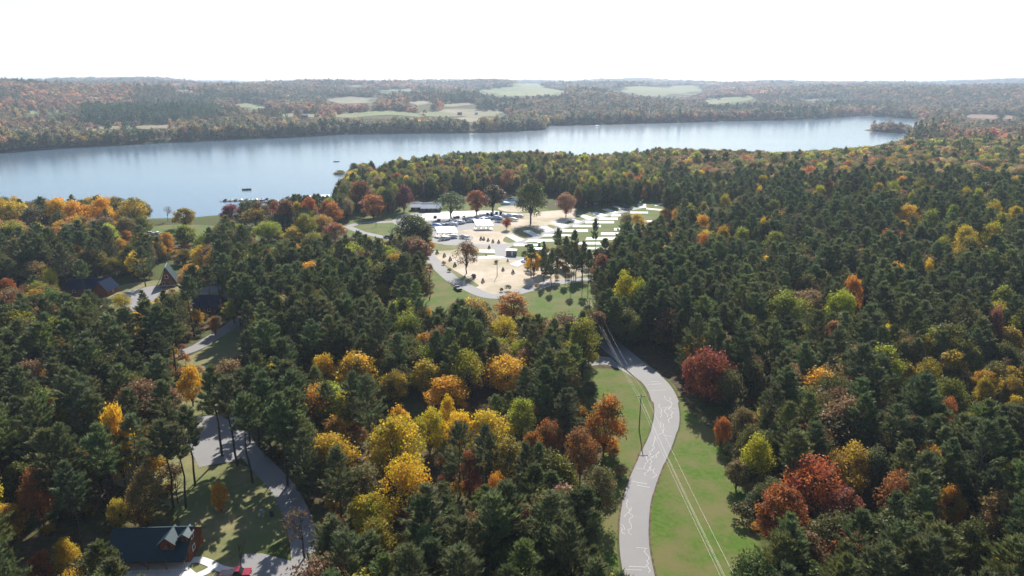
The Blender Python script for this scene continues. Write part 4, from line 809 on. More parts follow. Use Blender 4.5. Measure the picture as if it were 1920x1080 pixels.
# far side woods
def far_band(y0, y1, cell, hs, xm, patch=1.0):
    p = scatter(y0, y1, cell, xm); X, Y = p[:, 0], p[:, 1]; d = sdist(X, Y, LAKE); isl = np.hypot((X - ISL[0]), (Y - ISL[1]) / 1.6) < 40
    k = (d > 4) | isl; X, Y, d = X[k], Y[k], d[k]; Z = hgrid(X, Y); n = len(X)
    H = rng.normal(19, 3.6, n) * hs; Wd = rng.normal(13, 2.5, n) * patch
    keep = ~covers(X, Y, Z, H, Wd / 2, .2)
    for w in FIELDW: keep &= ~inpoly(X, Y, w)
    dk = P(0, 290, 0)
    X, Y, Z, H, Wd, d = X[keep], Y[keep], Z[keep], H[keep], Wd[keep], d[keep]; n = len(X)
    px, py, _ = proj(X, Y, Z + 10)
    big = (d < 55); H[big] *= 1.22; Wd[big] *= 1.1; il = np.hypot(X - ISL[0], Y - ISL[1]) < 120; H[il] *= .58
    shore = (d < 90) & (px < 1100); z1 = vnoise(X, Y, 260, 31) + .5 * vnoise(X, Y, 90, 32)
    names = ['rust', 'brown', 'olive', 'green', 'tan', 'orange', 'pine', 'amber']
    base = np.array([.2, .24, .19, .12, .08, .07, .06, .04]); shp = np.array([.03, .18, .34, .13, .16, .01, .03, .13])
    ci = np.array([rng.choice(8, p=(shp if s else base) / (shp if s else base).sum()) for s in shore])
    dark = inpoly(px, py, [(150, 205), (400, 203), (412, 225), (330, 232), (150, 235)]); ci[dark] = 6
    pines = (z1 > .6) & ~shore; ci[pines & (rng.random(n) < .7)] = 6
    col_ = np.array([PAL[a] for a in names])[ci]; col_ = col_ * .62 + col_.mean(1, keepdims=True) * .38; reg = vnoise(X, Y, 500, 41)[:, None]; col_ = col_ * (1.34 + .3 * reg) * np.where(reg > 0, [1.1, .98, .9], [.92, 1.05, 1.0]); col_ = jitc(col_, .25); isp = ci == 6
    pick = np.where(isp, rng.integers(0, 3, n), 3 + rng.integers(0, 5, n))
    return np.stack([X, Y, Z - .5], -1), pick, rng.uniform(0, 6.28, n), np.stack([Wd / 12, Wd / 12, H / 18], -1), col_, np.roll(col_, 1, 0)
fb = [far_band(1050, 2000, 11, 1.08, 60, 1.12), far_band(2000, 3300, 15.5, 1.1, 100, 1.5), far_band(3300, 5200, 23, 1.1, 200, 2.3), far_band(5200, 9000, 42, 1.25, 400, 4.2), far_band(9000, 15000, 85, 1.4, 600, 8.0)]
fb = [np.concatenate([b[i] for b in fb]) for i in range(6)]; print('far trees', len(fb[0]))
stuff_trees('far_shore_woods', 'far_tree', *fb, 'russet and olive woods covering the hills across the lake', 'woods')
#PART2
# ------------------------------------------------------------ buildings
def local(b_pts, org, rz):
    c, s = math.cos(rz), math.sin(rz); return [(org[0] + c * x - s * y, org[1] + s * x + c * y, (org[2] if len(org) > 2 else 0) + z) for x, y, z in b_pts]
def part(name, mb, mat, root, label=None):
    o = mb.build(name, mat, root)
    if label: o['label'] = label
    return o
def window(root, x, y, z, w, h, axis='y', sgn=-1, fm=None):
    """frame with a pane child; axis = wall normal"""
    f = MB(); t = .12
    if axis == 'y':
        f.box(x, y, z + h / 2, w + .2, t, .12).box(x, y, z - h / 2, w + .2, t, .12).box(x - w / 2, y, z, .12, t, h - .12).box(x + w / 2, y, z, .12, t, h - .12); g = MB().box(x, y - sgn * .03, z, w - .12, .04, h - .12)
    else:
        f.box(x, y, z + h / 2, t, w + .2, .12).box(x, y, z - h / 2, t, w + .2, .12).box(x, y - w / 2, z, t, .12, h - .12).box(x, y + w / 2, z, t, .12, h - .12); g = MB().box(x - sgn * .03, y, z, .04, w - .12, h - .12)
    o = f.build('window', fm or M_white, root); g.build('pane', M_glass, o); return o
def gable(name, label, cat, org, rz, L, Wd, eave, ridge, roofm, wallm, oh=.5, porch=0, door=True, ribs=0, wins=2):
    """ridge along local x; front is local -y"""
    root = empty(name, org, rz); tag(root, label, cat)
    hw = Wd / 2; yf = -hw + porch
    w = MB(); a, b = -L / 2 + .3, L / 2 - .3; t = (ridge - eave) / hw
    def zr(y): return ridge - t * abs(y) - .12
    prof = [(yf, 0), (hw, 0), (hw, zr(hw)), (0, zr(0)), (yf, zr(yf))]
    v = [(a, y, z) for y, z in prof] + [(b, y, z) for y, z in prof]
    w.add(v, [(4, 3, 2, 1, 0)[::-1] if False else (0, 4, 3, 2, 1), (5, 6, 7, 8, 9), (0, 1, 6, 5), (1, 2, 7, 6), (2, 3, 8, 7), (3, 4, 9, 8), (4, 0, 5, 9)])
    part('wall', w, wallm, root)
    r = MB(); x0, x1 = -L / 2 - oh * .4, L / 2 + oh * .4; ye = hw + oh; ze = ridge - t * ye
    r.slab([(x0, -ye, ze), (x1, -ye, ze), (x1, 0, ridge), (x0, 0, ridge)], .14); r.slab([(x0, 0, ridge), (x1, 0, ridge), (x1, ye, ze), (x0, ye, ze)], .14)
    r.box(0, 0, ridge + .03, x1 - x0 + .02, .3, .08)
    if ribs:
        for k in range(ribs):
            x = x0 + (x1 - x0) * (k + .5) / ribs
            r.slab([(x - .04, -ye, ze + .05), (x + .04, -ye, ze + .05), (x + .04, 0, ridge + .05), (x - .04, 0, ridge + .05)], .06)
    ro_ = part('roof', r, roofm, root)
    if porch:
        p = MB()
        for k in range(5): p.box(-L / 2 + .4 + (L - .8) * k / 4, -hw + .15, (zr(hw)) / 2, .18, .18, zr(hw))
        part('porch_post', p, M_wood, root); p = MB().box(0, -hw + porch / 2, .15, L, porch, .3); part('porch_floor', p, M_conc if porch > 1.5 else M_wood, root)
    for k in range(wins):
        x = -L / 2 + L * (k + .7) / (wins + .4)
        window(root, x, yf - .04, eave * .55, 1.1, 1.1)
    window(root, b + .04, 0, eave * .6, 1.1, 1.1, 'x', 1); window(root, b + .04, 0, eave + (ridge - eave) * .35, .9, .9, 'x', 1)
    if door:
        d = part('door', MB().box(L * .02, yf - .04, 1.05, 1.0, .08, 2.1), M_wood, root); MB().box(L * .02 + .38, yf - .1, 1.05, .08, .06, .12).build('handle', M_grey, d)
    return root
rl = P(215, 991, 6.7); rr2 = P(360, 987, 6.7); ctr = (rl + rr2) / 2; ang = math.atan2(rr2[1] - rl[1], rr2[0] - rl[0]); Lc = float(np.linalg.norm(rr2 - rl))
cab = gable('log_cabin', 'log cabin with dark teal metal roof and dormer at the bottom left', 'cabin', (ctr[0], ctr[1], 0), ang, Lc, 9.0, 3.3, 6.7, M_roofgreen, M_log, .7, 2.2, True, 34, 3)
# dormer and loft gable
def dormer(root, x, y0, z0, w, h, rise, depth, label):
    b = MB(); hw = w / 2
    f = [(x - hw, y0, z0), (x + hw, y0, z0), (x + hw, y0, z0 + h), (x, y0, z0 + h + rise), (x - hw, y0, z0 + h)]
    b.add(f + [(q[0], y0 + depth, q[2]) for q in f], [(0, 1, 2, 3, 4), (9, 8, 7, 6, 5), (1, 0, 5, 6), (2, 1, 6, 7), (4, 9, 5, 0)]); d = b.build('dormer', M_log, root); d['label'] = label
    r = MB(); e = .45; s = rise / hw
    r.slab([(x - hw - e, y0 - .5, z0 + h - s * e + .12), (x, y0 - .5, z0 + h + rise + .12), (x, y0 + depth + 1.2, z0 + h + rise + .12), (x - hw - e, y0 + depth + .2, z0 + h - s * e + .12)][::-1], .12)
    r.slab([(x, y0 - .5, z0 + h + rise + .12), (x + hw + e, y0 - .5, z0 + h - s * e + .12), (x + hw + e, y0 + depth + .2, z0 + h - s * e + .12), (x, y0 + depth + 1.2, z0 + h + rise + .12)][::-1], .12)
    r.build('dormer_roof', M_roofgreen, d); MB().box(x, y0 - .03, z0 + h * .5, w * .38, .08, h * .7).build('dormer_window', M_glass, d)
dormer(cab, Lc * .26, -3.5, 4.0, 2.6, 1.5, 1.15, 3.0, 'gabled log dormer with one window')
dormer(cab, Lc * .45, -2.3, 4.9, 1.3, 1.2, .5, 1.9, 'small log loft gable at the right end')
tag(sheet('concrete_path', [(225, 1070), (352, 1062), (372, 1078), (372, 1120), (225, 1120)], M_conc, .09, False, .08), **ST)
ribbon('concrete_path', [(352, 1053), (372, 1050), (392, 1056), (412, 1066), (440, 1073), (450, 1085)], 1.8, M_conc, .10)[0]['kind'] = 'structure'
ribbon('concrete_path', [(400, 1064), (388, 1072), (366, 1082), (350, 1094)], 1.7, M_conc, .104)[0]['kind'] = 'structure'
# A-frame
o = P(309, 537, 0); af = empty('a_frame_cabin', (o[0], o[1] + 4, 0), math.radians(20)); tag(af, 'steep A-frame log cabin with a teal ridge above the turning area', 'cabin')
w = MB(); w.add([(-3.6, -4.5, 0), (3.6, -4.5, 0), (.9, -4.5, 7.2), (-.9, -4.5, 7.2), (-3.6, 4.5, 0), (3.6, 4.5, 0), (.9, 4.5, 7.2), (-.9, 4.5, 7.2)], [(0, 1, 2, 3), (7, 6, 5, 4), (1, 0, 4, 5), (3, 2, 6, 7), (2, 1, 5, 6), (0, 3, 7, 4)]); part('wall', w, M_log, af)
r = MB()
for s in (-1, 1): r.slab([(s * 4.3, -5.2, .9), (0, -5.2, 9.3), (0, 5, 9.3), (s * 4.3, 5, .9)][::s], .16)
r.slab([(-.8, -5.6, 7.9), (.8, -5.6, 7.9), (0.05, -5.3, 9.45), (-.05, -5.3, 9.45)], .1)
part('roof', r, M_roofgreen, af); window(af, 0, -4.55, 4.7, 1.2, 1.6); window(af, -1.6, -4.55, 1.6, 1.1, 1.3); part('deck', MB().box(0, -6, .35, 7, 2.4, .25), M_wood, af); part('door', MB().box(1, -4.55, 1.4, 1, .1, 2), M_wood, af)
part('railing', MB().box(0, -7.1, 1.2, 7, .08, .1).box(-3.4, -7.1, .8, .1, .1, .8).box(3.4, -7.1, .8, .1, .1, .8).box(0, -7.1, .8, .1, .1, .8), M_white, af)
o = P(158, 553, 0); gable('log_cabin', 'long cabin with dark blue roof beside the turning area, far left', 'cabin', (o[0], o[1] + 5, 0), math.radians(6), 17, 8.5, 3.0, 6.2, M_roofblue, M_log, .5, 0, True, 20, 3)
o = P(186, 556, 0); gable('cabin_wing', 'dark log cabin wing with gable end left of the turning area', 'cabin', (o[0] + 1, o[1] + 4, 0), math.radians(88), 9, 6.5, 3.0, 6.8, M_roofblue, M_log, .5, 0, True, 0, 1)
o = P(385, 588, 0); gable('log_cabin', 'cabin with square dark blue roof behind bare pine trunks', 'cabin', (o[0], o[1] + 4.5, 0), math.radians(-4), 10.5, 9.5, 3.0, 6.6, M_roofblue, M_log, .6, 0, True, 14, 2)
# marina building
o = P(800, 398, 0); mbd = gable('marina_building', 'dark brown marina building with white metal roof behind the paved lot', 'building', (o[0] + 3, o[1] + 5, 0), math.radians(4), 15, 9, 3.4, 6.2, M_white, M_darkwall, .8, 1.2, True, 0, 4)
o = P(779, 396, 0); gable('marina_wing', 'smaller white-roofed gable wing left of the marina building', 'building', (o[0], o[1] + 5, 0), math.radians(4), 8, 8, 3.2, 5.6, M_white, M_darkwall, .7, 0, True, 0, 1)
def pavilion(org, rz, L, Wd, label):
    root = empty('open_pavilion', org, rz); tag(root, label, 'pavilion')
    zf, zb = 3.0, 5.2
    part('roof', MB().slab([(-L / 2 + 1.4, -Wd / 2, zf), (L / 2, -Wd / 2, zf), (L / 2 - 1.4, Wd / 2, zb), (-L / 2, Wd / 2, zb)], .18), M_white, root)
    for x in (-L / 2 + 1.6, -L / 6, L / 6, L / 2 - 1.6):
        for y, z in ((-Wd / 2 + .4, zf), (Wd / 2 - .4, zb)): root_p = MB().box(x, y, z / 2 - .1, .22, .22, z - .2).build('post', M_wood, root)
    part('floor', MB().box(0, 0, .08, L * .95, Wd * .95, .12), M_conc, root)
    for x in (-L / 4, 0, L / 4): part('picnic_table', MB().box(x, 0, .8, 1.8, .8, .06).box(x, -.7, .5, 1.8, .25, .05).box(x, .7, .5, 1.8, .25, .05).box(x - .6, 0, .4, .1, 1.2, .7).box(x + .6, 0, .4, .1, 1.2, .7), M_wood, root)
o = P(836, 445, 0); pavilion((o[0], o[1] + 4, 0), math.radians(8), 14, 9, 'white-roofed open pavilion nearest the huge olive tree')
o = P(906, 431, 0); pavilion((o[0], o[1] + 4, 0), math.radians(8), 12.5, 9, 'white-roofed open pavilion behind the small orange tree and sand')
def shed(px, py, L, Wd, H, mat, rz, label, cat='shed', name='shed'):
    o = P(px, py, 0); root = empty(name, (o[0], o[1] + Wd / 2, .03), rz); tag(root, label, cat)
    part('wall', MB().box(0, 0, H / 2, L, Wd, H), mat, root); part('roof', MB().slab([(-L / 2 - .2, -Wd / 2 - .2, H + .02), (L / 2 + .2, -Wd / 2 - .2, H + .02), (L / 2 + .2, Wd / 2 + .2, H + .3), (-L / 2 - .2, Wd / 2 + .2, H + .3)], -.12 if False else .12), M_grey, root)
    part('door', MB().box(L * .1, -Wd / 2 - .03, H * .42, .9, .06, H * .8), M_white if mat is not M_white else M_grey, root); return root
shed(959, 480, 5.6, 3, 3.0, M_taupe, math.radians(-8), 'taupe box shed beside the green oval of the camp')
shed(1009, 476, 4.5, 2.6, 2.6, M_grey, math.radians(-5), 'grey shed left of the tall pine clump')
shed(1011, 461, 1.6, 1.6, 2.2, M_white, 0, 'small white kiosk behind the tall pine clump', 'kiosk', 'kiosk')
for k, (px, py, m, c) in enumerate([(914, 406, M_grey, 'pale blue-grey portable toilet, leftmost of the four'), (922, 405, M_grey, 'pale portable toilet, second from left under the purple-topped tree'), (931, 404, M_roofgreen, 'dark green portable toilet, third from left'), (939, 403, M_roofblue, 'dark blue portable toilet, rightmost of the four')]):
    o = P(px, py, 0); root = empty('portable_toilet', (o[0], o[1], .05), 0); tag(root, c, 'portable toilet', 'portable toilets under the trees')
    part('cabin', MB().box(0, 0, 1.25, 1.9, 1.9, 2.5), m, root); part('roof', MB().box(0, 0, 2.58, 2.05, 2.05, .14), M_white, root); part('door', MB().box(0, -.98, 1.15, 1.0, .05, 2.0), M_roofblue, root)
# barns across the lake
for px, py, L, Wd, H, rm, wm, lab in [(482, 220, 20, 10, 6, M_white, M_barnred, 'white-roofed barn across the lake above the shore trees'), (570, 220, 18, 9, 5, M_white, M_darkwall, 'low grey-roofed barn right of the white one across the lake'),
        (862, 216, 13, 9, 5, M_barnred, M_barnred, 'red farmhouse on the pale field across the lake'), (893, 215, 9, 7, 4, M_white, M_grey, 'small pale farm shed beside a tree across the lake'), (950, 218, 15, 9, 5, M_grey, M_white, 'white farmhouse right end of the pale field across the lake'),
        (1064, 184, 20, 9, 5, M_white, M_grey, 'white shed in the woods below the green hill'), (1330, 187, 22, 9, 5, M_white, M_white, 'left white barn by the right-hand far pasture'), (1348, 187, 14, 8, 5, M_white, M_barnred, 'right white barn by the right-hand far pasture'),
        (1444, 202, 24, 10, 5, M_white, M_white, 'bright white-roofed building near the far right shore'), (723, 186, 14, 8, 5, M_white, M_white, 'small white house high in the far left-centre fields'), (1700, 160, 26, 10, 6, M_white, M_white, 'tiny white building near the horizon at right')]:
    q = hit(px, py); gable('farm_building', lab, 'barn', tuple(q), random.uniform(-.3, .3), L, Wd, H, H + 3, rm, wm, .4, 0, True, 0, 2)
# ------------------------------------------------------------ poles and wires
def pole(px, py, H, label, arm=2.4, az=0.0, z=0, top=None, name='utility_pole'):
    o = P(px, py, 0) if top is None else np.array([top[0], top[1], 0]); zz = float(hgrid(o[0], o[1]))
    root = empty(name, (o[0], o[1], zz), az); tag(root, label, 'pole')
    part('shaft', MB().tube([(0, 0, 0), (0, 0, H + .3)], [.17, .11], 8), M_wood, root)
    if arm:
        part('crossarm', MB().box(0, -.14, H - .2, arm, .12, .14), M_wood, root)
        for x in (-arm / 2 + .1, -arm / 6, arm / 6, arm / 2 - .1): MB().tube([(x, -.14, H - .13), (x, -.14, H + .12)], .06, 6).build('insulator', M_grey, root)
    return root, np.array([o[0], o[1], zz + H])
A1 = P(1202, 741, 10.3); base1 = (A1[0], A1[1]); A2 = P(1106, 559, 10.3); D0 = P(1361, 1080, 9.0) - A1; A0 = A1 + D0 * 1.0; A0 = A1 + D0 / abs(D0[1]) * (A1[1] - 66); A0[2] = 10.3
rz1 = math.atan2(A2[1] - A1[1], A2[0] - A1[0]) - math.pi / 2
pole(0, 0, 10.2, 'utility pole on the grass verge west of the cracked road', 2.6, rz1, top=A1)
pole(0, 0, 10.2, 'utility pole in front of the dark pines north of the junction', 2.6, rz1, top=A2)
pole(0, 0, 10.2, 'utility pole past the bottom right of the picture carrying the four wires', 2.6, rz1, top=A0)
A3 = P(1083, 368, 9.5); pole(0, 0, 9.4, 'utility pole beside the salmon tree at the camp edge', 2.4, .9, top=A3)
A4 = P(932, 487, 8.2); pole(0, 0, 8.0, 'utility pole standing on the sandy clearing', 2.2, .2, top=A4)
A5 = P(704, 402, 8); pole(0, 0, 8, 'thin light pole on the lawn island by the access road', 1.2, .3, top=A5)
A6 = P(777, 371, 8); pole(0, 0, 8, 'thin pole in front of the marina wing', 0, .3, top=A6)
def wires(a, b, offs, sag, label, grp, ang):
    q = np.array([math.cos(ang), math.sin(ang), 0])
    for k, of in enumerate(offs):
        dz = 0 if k < len(offs) - 1 or len(offs) < 4 else -1.3
        pts = [a * (1 - t) + b * t + q * of + np.array([0, 0, dz + .1 - sag * 4 * t * (1 - t)]) for t in np.linspace(0, 1, 17)]
        w_ = MB().tube(pts, .014, 5).build('power_wire', M_wire); tag(w_, '%s, %s' % (label, ['leftmost strand', 'second strand', 'third strand', 'lowest strand'][k]), 'wire', grp)
wires(A1, A2, (-1.2, -.4, 1.2, .0), 1.3, 'sunlit wire from the verge pole back to the pines', 'wires over the road', rz1)
wires(A0, A1, (-1.2, -.4, 1.2, .0), 1.0, 'sunlit wire from the verge pole to the bottom right', 'wires over the east verge', rz1)
wires(A3, P(1000, 392, 8), (-1, 1), 1.0, 'wire crossing behind the tall thin green tree', 'wires in the camp', .9)
# ------------------------------------------------------------ vehicles
def vehicle(org, rz, paint, label, pickup=False, name='parked_car', L=4.8, Wd=1.85):
    root = empty(name, org, rz); tag(root, label, 'pickup' if pickup else 'car'); hw = Wd / 2
    h = L / 2
    if pickup: body = [(-h, .45), (-h, 1.15), (-.25, 1.18), (.9, 1.15), (h - .1, 1.05), (h, .8), (h, .45)]; cabp = [(-.35, 1.16), (-.15, 1.85), (.75, 1.85), (1.35, 1.12)]
    else: body = [(-h, .4), (-h, 1.0), (-h * .3, 1.05), (.9, 1.0), (h - .15, .85), (h, .65), (h, .4)]; cabp = [(-h + .15, 1.02), (-h + .55, 1.7), (.5, 1.7), (1.25, .98)]
    def ext(pr, w, w2=None):
        w2 = w2 or w; n_ = len(pr); zt = max(p[1] for p in pr); b = MB()
        v = [(x, -(w if z < zt - .2 else w2), z) for x, z in pr] + [(x, (w if z < zt - .2 else w2), z) for x, z in pr]
        b.add(v, [tuple(range(n_))[::-1], tuple(range(n_, 2 * n_))] + [(i, (i + 1) % n_, n_ + (i + 1) % n_, n_ + i) for i in range(n_)]); return b
    part('body', ext(body, hw), paint, root)
    g = part('window_band', ext([(x * 1.01, z - .1 if z > 1.5 else z) for x, z in cabp], hw * .93, hw * .8), M_glass, root)
    zt = cabp[1][1]; part('cab_roof', MB().box((cabp[1][0] + cabp[2][0]) / 2, 0, zt - .04, cabp[2][0] - cabp[1][0] + .1, hw * 1.62, .1), paint, root)
    for x in (-h * .62, h * .62):
        for y in (-hw + .08, hw - .08):
            w_ = MB().tube([(x, y - .12, .36), (x, y + .12, .36)], .36, 12).build('wheel', M_rubber, root); MB().tube([(x, y - .13, .36), (x, y + .13, .36)], .2, 8).build('rim', M_grey, w_)
    for y in (-hw + .25, hw - .25): MB().box(h - .02, y, .78, .08, .35, .16).build('headlight', M_white, root)
    if pickup: part('cargo_bed', MB().box(-h * .55, 0, 1.19, h * .8, Wd * .8, .04), M_black, root)
    return root
def at(px, py, z=.06): p = P(px, py, z); return (p[0], p[1], z)
vehicle(at(443, 1082), math.radians(8), M_red, 'dark red pickup parked at the bottom edge beside the concrete path', True, 'pickup_truck', 5.6, 2.0)
vehicle(at(858, 543), math.radians(115), M_black, 'dark pickup driving where the lower camp road meets the lawn', True, 'pickup_truck', 6.0, 2.2)
vehicle(at(726, 446), math.radians(165), M_black, 'dark car on the access road left of the huge olive tree')
vehicle(at(992, 462), math.radians(175), M_black, 'dark car parked beside the camp pads', L=5.2)
for k, (px, py, m, s) in enumerate([(283, 439, M_white, 'white car, left of three by the shore lawn'), (290, 441, M_grey, 'silver car, middle of three by the shore lawn'), (297, 439, M_white, 'white car, right of three by the shore lawn'), (659, 387, M_white, 'white car under the rust tree by the inlet'),
        (1176, 389, M_roofblue, 'dark blue car in the shade at the head of the camp road'), (1250, 364, M_white, 'white car between trees past the camp'), (852, 410, M_grey, 'silver car parked under the green tree by the lot'), (870, 409, M_white, 'pale car parked right of the silver one by the lot')]):
    vehicle(at(px, py), math.radians(20 + 37 * k), m, s)
# ------------------------------------------------------------ boats
def hull(L, Wd, H, tr=0.0):
    b = MB(); ns_ = 7; v = []
    for i in range(ns_):
        t = i / (ns_ - 1); x = -L / 2 + L * t; w = Wd / 2 * (1 if t < .45 else max(.04, 1 - ((t - .45) / .55) ** 2)); z0 = .05 + .35 * max(0, t - .6)
        v += [(x, -w, H + .15 * t), (x, -w * .7, z0), (x, w * .7, z0), (x, w, H + .15 * t)]
    f = [(4 * i + j, 4 * i + 4 + j, 4 * i + 5 + j, 4 * i + 1 + j) for i in range(ns_ - 1) for j in range(3)] + [(0, 1, 2, 3), (4 * ns_ - 1, 4 * ns_ - 2, 4 * ns_ - 3, 4 * ns_ - 4)]
    f += [(4 * i, 4 * i + 3, 4 * i + 7, 4 * i + 4) for i in range(ns_ - 1)]; return b.add(v, f)
def cover(L, Wd, H):
    b = MB(); ns_ = 7; v = []
    for i in range(ns_):
        t = i / (ns_ - 1); x = -L / 2 - .05 + (L + .1) * t; w = Wd / 2 * (1.04 if t < .45 else max(.06, 1.04 - ((t - .45) / .55) ** 2)); pk = .2 + .65 * math.sin(math.pi * min(1, t * 1.15)) * (1 - .3 * t)
        v += [(x, -w, H + .05 + .15 * t - .2), (x, -w * .5, H + pk * .75), (x, 0, H + pk), (x, w * .5, H + pk * .75), (x, w, H + .05 + .15 * t - .2)]
    f = [(5 * i + j, 5 * i + 5 + j, 5 * i + 6 + j, 5 * i + 1 + j) for i in range(ns_ - 1) for j in range(4)] + [(0, 1, 2, 3, 4), tuple(5 * ns_ - 1 - k for k in range(5))]; return b.add(v, f)
HM = hull(6.6, 2.5, 1.0).mesh('hull', M_white); HMd = hull(6.6, 2.5, 1.0).mesh('hull', M_black); CM = {k: cover(6.6, 2.5, 1.0).mesh('cover', m) for k, m in (('blue', M_blue), ('white', M_white), ('dark', M_roofblue), ('grey', M_grey))}
TM = MB().box(-.3, 0, .45, 6, 1.2, .12).box(3.4, 0, .5, 1.6, .12, .1).tube([(-1, -1.15, .35), (-1, -.9, .35)], .35, 10).tube([(-1, .9, .35), (-1, 1.15, .35)], .35, 10).mesh('trailer', M_grey)
def boat(org, rz, cov, label, trailer=True, group=None, s=1.0, dark=False):
    root = empty('covered_boat' if cov else 'motorboat', org, rz, (s, s, s)); tag(root, label, 'boat', group)
    zo = .55 if trailer else 0
    h = link('hull', HMd if dark else HM, root, (0, 0, zo))
    if cov: link('cover', CM[cov], root, (0, 0, zo))
    else:
        MB().box(.5, 0, 1.15 + zo, .1, 1.7, .45).build('windscreen', M_glass, root); MB().box(-1.2, 0, 1.0 + zo, 1.2, 1.6, .35).build('seats', M_taupe, root); MB().box(-3.4, 0, .9 + zo, .4, .5, .9).build('outboard_motor', M_black, root)
    if trailer: link('trailer', TM, root)
BP = [(260, 395, 'blue'), (330, 402, 'blue'), (400, 388, 'blue'), (455, 405, 'dark'), (520, 362, 'white'), (600, 368, 'white'), (680, 332, 'blue'), (745, 338, 'blue'), (840, 312, 'dark'), (930, 300, 'blue'), (1010, 292, 'white'), (1065, 282, 'blue'), (1120, 275, 'blue'),
      (1180, 266, 'grey'), (1260, 250, 'white'), (1400, 242, 'blue'), (1480, 250, 'blue'), (1600, 200, 'white'), (1660, 210, 'blue'), (1740, 200, 'white'), (1790, 215, 'blue'), (1860, 212, 'blue'), (1490, 305, 'dark'), (1740, 282, 'grey'), (280, 330, 'dark'), (340, 458, 'white'),
      (440, 640, 'grey'), (570, 610, 'grey'), (820, 612, 'grey')]
side = ['leftmost', 'second', 'third', 'fourth', 'fifth', 'sixth', 'seventh', 'eighth', 'ninth', 'tenth', 'eleventh', 'twelfth', 'thirteenth', 'fourteenth', 'fifteenth', 'sixteenth', 'seventeenth']; cnt = {}
ordr = sorted(range(len(BP)), key=lambda i: BP[i][0])
for i in ordr:
    x, y, c = BP[i]; k = cnt.get(c, 0); cnt[c] = k + 1; cn = {'dark': 'navy', 'blue': 'blue', 'white': 'white', 'grey': 'grey'}[c]
    boat(at(790 + x / 10.1, 386.5 + y / 10.1, .06), math.radians(random.uniform(-25, 35) + (180 if i % 3 == 0 else 0)), c, 'boat on trailer under a %s cover, %s %s one from the left' % (cn, side[k].replace('leftmost', 'first'), cn), True, 'covered boats stored by the lot', random.uniform(.9, 1.15))
def wat(px, py): p = P(px, py, LZ); return (p[0], p[1], LZ - .15)
def dock(px0, py0, px1, py1, label, nb, w=2.0):
    a, b = P(px0, py0, LZ), P(px1, py1, LZ); m = (a + b) / 2; L = np.linalg.norm(b - a); rz = math.atan2(b[1] - a[1], b[0] - a[0]); root = empty('floating_dock', (m[0], m[1], LZ), rz); tag(root, label, 'dock')
    part('deck', MB().box(0, 0, .5, L, w, .2), M_wood, root)
    f = MB()
    for k in range(nb): f.box(-L / 2 + L * (k + .5) / nb, w / 2 + 2.6, .45, .8, 5.2, .15)
    part('finger_piers', f, M_wood, root)
    return m, L, rz
dk = [(412, 378, 500, 376, 'long floating dock at the left of the marina', 9), (480, 379, 515, 380, 'short floating dock behind the dark red shore tree', 4), (530, 372, 580, 371, 'floating dock behind the rust-coloured shore trees', 6), (595, 375, 630, 372, 'floating dock near the boat ramp', 4)]
kk = 0
for a, b, c, d, lb, nb in dk:
    m, L, rz = dock(a, b, c, d, lb, nb)
    for k in range(nb):
        t = -L / 2 + L * (k + .5) / nb + 2.0; x = m[0] + math.cos(rz) * t - math.sin(rz) * 3.6; y = m[1] + math.sin(rz) * t + math.cos(rz) * 3.6
        cv = random.choice([None, 'dark', 'grey', None, 'dark']); 
        boat((x, y, LZ - .1), rz + math.pi / 2, cv, 'small %s moored %s from the left at the %s' % ({None: 'open motorboat', 'white': 'white-covered boat', 'dark': 'navy-covered boat', 'grey': 'grey-covered boat'}[cv], side[k].replace('leftmost', 'first'), ' '.join(lb.split()[:6])), False, 'boats moored at the marina', 1.1, dark=(k % 2 == 0)); kk += 1
boat(wat(463, 356), math.radians(5), None, 'dark fishing boat out on the lake beyond the docks', False, None, 1.3, True)
boat(wat(631, 303), math.radians(20), None, 'motorboat under way far out on the lake', False, None, 1.2)
boat(wat(1121, 237), 0, 'white', 'pontoon boat near the far shore', False, None, 1.8)
boat(wat(650, 351), math.radians(10), None, 'long pale boat moored at the point below the low trees', False, None, 1.2)
o = P(608, 376, LZ); sh = empty('dock_shelter', (o[0], o[1], LZ), .2); tag(sh, 'white-roofed boat shelter on the dock near the ramp', 'shelter')
part('roof', MB().slab([(-5, -4, 4), (5, -4, 4), (5, 4, 4.6), (-5, 4, 4.6)], .2), M_white, sh); 
for x in (-4.6, 4.6):
    for y in (-3.6, 3.6): MB().box(x, y, 1.9, .25, .25, 3.8).build('post', M_grey, sh)
tag(sheet('marina_channel', [(938, 372), (985, 371), (988, 385), (960, 389), (942, 386)], M_water, .02), **ST)
boat(at(958, 376, .03), .3, 'dark', 'navy-covered boat on the channel behind the very tall thin tree', False, None, 1.3); boat(at(948, 383, .03), .1, 'white', 'white boat at the near bank of the small channel', False, None, 1.2)
